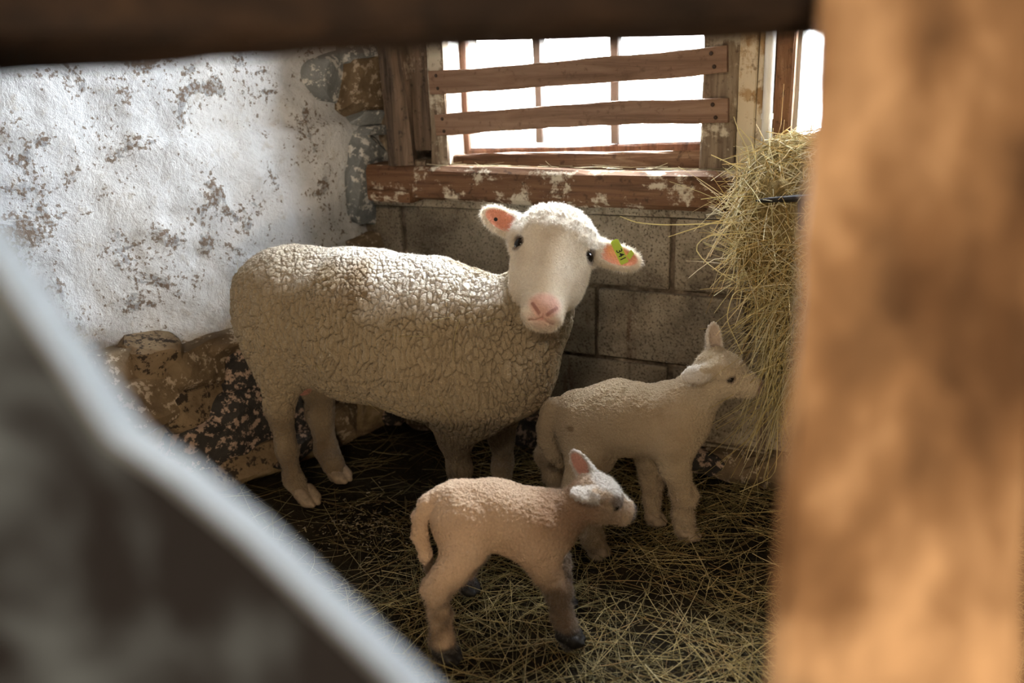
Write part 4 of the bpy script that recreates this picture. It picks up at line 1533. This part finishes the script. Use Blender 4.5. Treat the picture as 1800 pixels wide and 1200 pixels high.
# ---- crumbs of chaff by the ewe's hind foot
n = 420
c = on_z(655, 915, 0.0)
q = c + np.stack([r_.normal(0, 0.075, n), r_.normal(0, 0.06, n), np.zeros(n)], -1)
q[:, 2] = ground_z(q) + 0.004
D = r_.normal(0, 1, (n, 3)) * np.array([1, 1, 0.3])
D /= np.linalg.norm(D, axis=1, keepdims=True)
P = bent(q, D, r_.uniform(0.004, 0.012, n), 3, 0, 0.1, r_)
cc = np.array([[0.42, 0.34, 0.20], [0.30, 0.22, 0.11], [0.55, 0.48, 0.34]])[r_.choice(3, n)]
tag(strands('chaff', P, r_.uniform(0.0006, 0.0022, n), cc * r_.uniform(0.4, 1.0, (n, 1)), M_STRAW, origin=c), 'scattered pale chaff on the floor by the hind foot', 'chaff', kind='stuff')

# ---- stray stalks on the ewe's fleece and along the window sill
pick = r_.choice(np.nonzero((eweN @ E.v > 0.3) & (ewehd < 0.1) & (eweV[:, 2] > 0.3))[0], 12)
D = r_.normal(0, 1, (12, 3))
D -= eweN[pick] * (D * eweN[pick]).sum(1, keepdims=True)
D /= np.linalg.norm(D, axis=1, keepdims=True)
P = bent(eweVd[pick] + eweN[pick] * 0.004, D, r_.uniform(0.03, 0.09, 12), 6, 0.0, 0.12, r_)
strands('straw_bits', P, r_.uniform(0.0005, 0.0009, 12), np.tile([[0.55, 0.46, 0.22]], (12, 1)), M_HAY, ewe, origin=ewe_base)['kind'] = 'stuff'
n = 46
P0 = np.stack([r_.uniform(-1.30, -0.45, n), r_.uniform(2.005, 2.04, n), np.full(n, 0.785)], -1)
D = np.stack([r_.choice([-1, 1], n) * 1.0, r_.normal(0, 0.12, n), r_.normal(0.02, 0.03, n)], -1)
P = bent(P0, D, r_.uniform(0.02, 0.10, n), 5, 0.0, 0.02, r_)
P[:, :, 2] = np.maximum(P[:, :, 2], 0.7845)
tag(strands('straw_wisps', P, r_.uniform(0.0006, 0.0011, n), np.tile([[0.66, 0.60, 0.42]], (n, 1)), M_HAY, origin=(-0.85, 2.02, 0.785)),
    'few thin pale straws lying along the window sill', 'straw', kind='stuff')

# ---- hay in the rack
HYP = lambda px, py, d: at_depth(px, py, d)
hay_pr = [Cone(HYP(1385, 290, 1.86), HYP(1600, 290, 1.78), 0.060, 0.075, 0.05),
          Cone(HYP(1360, 350, 1.84), HYP(1600, 370, 1.76), 0.078, 0.10, 0.06),
          Cone(HYP(1365, 430, 1.82), HYP(1600, 470, 1.76), 0.075, 0.10, 0.06),
          Cone(HYP(1395, 500, 1.84), HYP(1420, 600, 1.86), 0.060, 0.048, 0.04),
          Cone(HYP(1420, 600, 1.86), HYP(1425, 700, 1.90), 0.050, 0.038, 0.04),
          Cone(HYP(1500, 450, 1.80), HYP(1560, 700, 1.84), 0.11, 0.07, 0.06)]
lo, hi = bounds(hay_pr, 0.03)
HVt, HQt = surface_net(hay_pr, lo, hi, 0.009)
HN = vertex_normals(HVt, HQt)
HVd = HVt + HN * (0.014 * fbm(HVt, 22, 3, 3))[:, None]
hay_base = HVt.mean(0)
hay = mk('hay', HVd, HQt, M_HAYCORE, origin=hay_base, smooth=True)
tag(hay, 'bundle of pale dry hay bulging out of the iron rack', 'hay', kind='stuff')
Ar = np.linalg.norm(np.cross(HVt[HQt[:, 2]] - HVt[HQt[:, 0]], HVt[HQt[:, 3]] - HVt[HQt[:, 1]]), axis=1)


def hay_layer(name, n, lmin, lmax, outw, down, sag, wob, rad, seed, sel=None):
    r = np.random.default_rng(seed)
    w_ = Ar.copy()
    if sel is not None:
        w_ = w_ * sel(HVt[HQt[:, 0]])
    f = r.choice(len(HQt), n, p=w_ / w_.sum())
    p = HVt[HQt[f]].mean(1) + r.normal(0, 0.006, (n, 3))
    nn = HN[HQt[f, 0]]
    D = r.normal(0, 1, (n, 3))
    D -= nn * (D * nn).sum(1, keepdims=True)
    D /= np.linalg.norm(D, axis=1, keepdims=True)
    D = D + nn * (outw * r.random((n, 1))) + np.array([-0.25, -0.1, -down])
    D /= np.linalg.norm(D, axis=1, keepdims=True)
    L = r.uniform(lmin, lmax, n)
    P = bent(p - D * L[:, None] * 0.35, D, L, 8, sag, wob, r)
    P[:, :, 1] = np.minimum(P[:, :, 1], WY - 0.006)
    pal = np.array([[0.76, 0.63, 0.32], [0.82, 0.72, 0.46], [0.62, 0.46, 0.18], [0.70, 0.64, 0.36], [0.52, 0.37, 0.15], [0.86, 0.80, 0.60]])
    cc = pal[r.choice(6, n)] * r.uniform(0.75, 1.12, (n, 1))
    return strands(name, P, r.uniform(rad * 0.5, rad * 1.2, n), cc, M_HAY, hay, origin=hay_base)


front = lambda q: sstep(-0.35, 0.15, -((q - hay_base) @ R[:, 2]) / 0.2 + 0.3) * (0.3 + sstep(0.25, -0.1, q[:, 0]))
for o in (hay_layer('stalks', 6500, 0.04, 0.15, 0.35, 0.35, 0.15, 0.10, 0.0012, 31, front),
          hay_layer('loose_stalks', 420, 0.12, 0.24, 0.9, 0.30, 0.30, 0.12, 0.0012, 32, front)):
    o['kind'] = 'stuff'
# drooping wisps below and long stalks that reach out over the pen
n = 420
p = np.stack([HYP(a, b, d) for a, b, d in zip(r_.uniform(1350, 1440, n), r_.uniform(440, 700, n), r_.uniform(1.76, 1.90, n))])
D = np.stack([r_.normal(-0.25, 0.30, n), r_.normal(-0.15, 0.25, n), -np.abs(r_.normal(0.9, 0.3, n))], -1)
D /= np.linalg.norm(D, axis=1, keepdims=True)
P = bent(p, D, r_.uniform(0.06, 0.22, n), 8, 0.1, 0.16, r_)
cc = np.array([[0.60, 0.52, 0.26], [0.48, 0.38, 0.15], [0.68, 0.62, 0.40]])[r_.choice(3, n)]
strands('wisps', P, r_.uniform(0.0006, 0.0012, n), cc, M_HAY, hay, origin=hay_base)['kind'] = 'stuff'
longs = [[(1400, 392, 1.80), (1300, 390, 1.77), (1180, 396, 1.74), (1120, 392, 1.73), (1090, 380, 1.73)], [(1400, 360, 1.78), (1300, 378, 1.76), (1230, 398, 1.75), (1175, 416, 1.75)],
         [(1390, 395, 1.78), (1320, 410, 1.76), (1240, 412, 1.75), (1218, 438, 1.75), (1250, 470, 1.75), (1300, 500, 1.76)], [(1350, 500, 1.80), (1290, 510, 1.78), (1275, 560, 1.78), (1305, 622, 1.78)],
         [(1400, 340, 1.80), (1330, 345, 1.78), (1270, 345, 1.77), (1232, 350, 1.76)], [(1340, 300, 1.82), (1300, 295, 1.80), (1250, 272, 1.79)],
         [(1320, 300, 1.83), (1315, 262, 1.84), (1300, 235, 1.85), (1290, 205, 1.86)], [(1330, 290, 1.83), (1322, 250, 1.84), (1300, 225, 1.85)],
         [(1390, 600, 1.84), (1368, 690, 1.84), (1366, 800, 1.83), (1362, 838, 1.83), (1300, 864, 1.82)], [(1365, 330, 1.79), (1350, 280, 1.80), (1355, 225, 1.81)]]
for k, pts in enumerate(longs):
    W_ = np.array([HYP(*q) for q in pts])
    t = np.linspace(0, len(pts) - 1, 14)
    W_ = np.stack([np.interp(t, np.arange(len(pts)), W_[:, i]) for i in range(3)], -1)
    W_[1:-1] = (W_[:-2] + 2 * W_[1:-1] + W_[2:]) / 4
    strands('long_stalk', W_[None], np.array([0.0017]), np.array([[0.66, 0.57, 0.30]]), M_HAY, hay, origin=hay_base)

# ---- iron hay rack
rack = tag(empty('hay_rack', HYP(1470, 420, 1.95)), 'black iron hay rack holding the hay against the block wall', 'hay rack')


def bar(name, pts, rad, mat=M_IRON, par=rack, flat=1.0):
    V, Fc = tube_mesh(pts, rad, 8)
    return mk(name, V, Fc, mat, par, origin=np.mean(pts, 0))


t0, t1 = HYP(1328, 353, 1.745), HYP(1440, 346, 1.72)
bar('spike', [t0, t0 + (t1 - t0) * 0.15, t0 + (t1 - t0) * 0.6, t1, HYP(1620, 340, 1.70)], [0.0015, 0.005, 0.007, 0.007, 0.007])
bar('upright', [HYP(1408, 345, 1.728), HYP(1408, 425, 1.735), HYP(1415, 520, 1.77), HYP(1440, 640, 1.84)], 0.0065)
bar('upright', [HYP(1540, 342, 1.705), HYP(1545, 425, 1.71), HYP(1550, 520, 1.75), HYP(1560, 640, 1.83)], 0.0065)
e0 = HYP(1620, 340, 1.70)
bar('wall_arm', [e0, np.array([e0[0] + 0.02, WY - 0.004, e0[2]])], 0.007)
e1 = HYP(1440, 640, 1.84)
bar('bottom_rail', [e1, HYP(1560, 640, 1.83)], 0.006)
bar('wall_arm', [HYP(1500, 640, 1.835), np.array([HYP(1500, 640, 1.835)[0], WY - 0.004, e1[2]])], 0.006)

# ================================================================ NEAR FENCE, out of focus
fence = tag(empty('pen_fence', (0.0, 0.42, 0.0)), 'rough wooden pen fence close to the viewer, rail, post and limewashed brace', 'fence')
# top rail
a_, b_ = at_depth(-900, 40, 0.44), at_depth(2600, -105, 0.46)
upc = unit(YC + 0.02 * XC)
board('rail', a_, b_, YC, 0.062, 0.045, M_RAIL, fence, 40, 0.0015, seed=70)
# post on the right, to the floor
p_top, p_bot = at_depth(1636, 20, 0.42), at_depth(1566, 1180, 0.44)
dv = unit(p_bot - p_top)
tt = (p_top[2] + 0.0) / -dv[2]
pb_ = p_top + dv * tt
prn = unit(at_depth(1590, 600, 0.43) - CAM)
board('post', p_top - dv * 0.5, pb_, np.cross(prn, dv) * -1, 0.094, 0.06, M_POST, fence, 60, 0.0022, seed=71, bev=0.1, taper=1.42)
# brace across the lower left: a wide limewashed board with an uneven waney edge
dn, df = 0.30, 0.335
edge_px = [(-760, -560), (-360, -20), (-160, 285), (-20, 480), (90, 640), (180, 775), (290, 850), (425, 960), (550, 1080), (670, 1195), (840, 1360), (1100, 1630), (1260, 1790)]
inn = np.array([-0.80, 0.60])
near = [at_depth(x, y, dn) for x, y in edge_px]
far_ = [q + R[:, 2] * (df - dn) for q in near]
wdt = unit(-0.78 * XC - 0.62 * YC) * 0.17
V, Fc = [], []
for a1, b1 in zip(near, far_):
    V += [a1, a1 + wdt, b1 + wdt, b1]
for k in range(len(near) - 1):
    for j in range(3):
        Fc.append((k * 4 + j, k * 4 + j + 1, (k + 1) * 4 + j + 1, (k + 1) * 4 + j))
Fc += [(3, 2, 1, 0), tuple((len(near) - 1) * 4 + j for j in range(4))]
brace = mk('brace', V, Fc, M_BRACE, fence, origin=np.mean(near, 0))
V, Fc = [], []
for a1, b1 in zip(near, far_):
    o_ = unit(0.78 * XC + 0.62 * YC)
    V += [a1 - o_ * 0.003, a1 + o_ * 0.002 + R[:, 2] * 0.003, b1 + o_ * 0.002 - R[:, 2] * 0.003, b1 - o_ * 0.003]
for k in range(len(near) - 1):
    for j in range(4):
        Fc.append((k * 4 + j, k * 4 + (j + 1) % 4, (k + 1) * 4 + (j + 1) % 4, (k + 1) * 4 + j))
Fc += [(3, 2, 1, 0), tuple((len(near) - 1) * 4 + j for j in range(4))]
lime_edge = mk('lime_coat', V, Fc, M_BRACE_EDGE, None, origin=np.mean(near, 0))
lime_edge.parent = brace
lime_edge.location = (0, 0, 0)

# the far post that carries rail and brace, and a low rail between the posts (both outside the picture)
q0 = at_depth(-620, 300, 0.378)
board('post', (q0[0], q0[1], 1.45), (q0[0], q0[1], 0.0), XC, 0.09, 0.082, M_POST, fence, 30, 0.002, seed=74)
board('rail', at_depth(-760, 1760, 0.362), at_depth(1900, 1700, 0.372), YC, 0.09, 0.045, M_RAIL, fence, 24, 0.0015, seed=75)
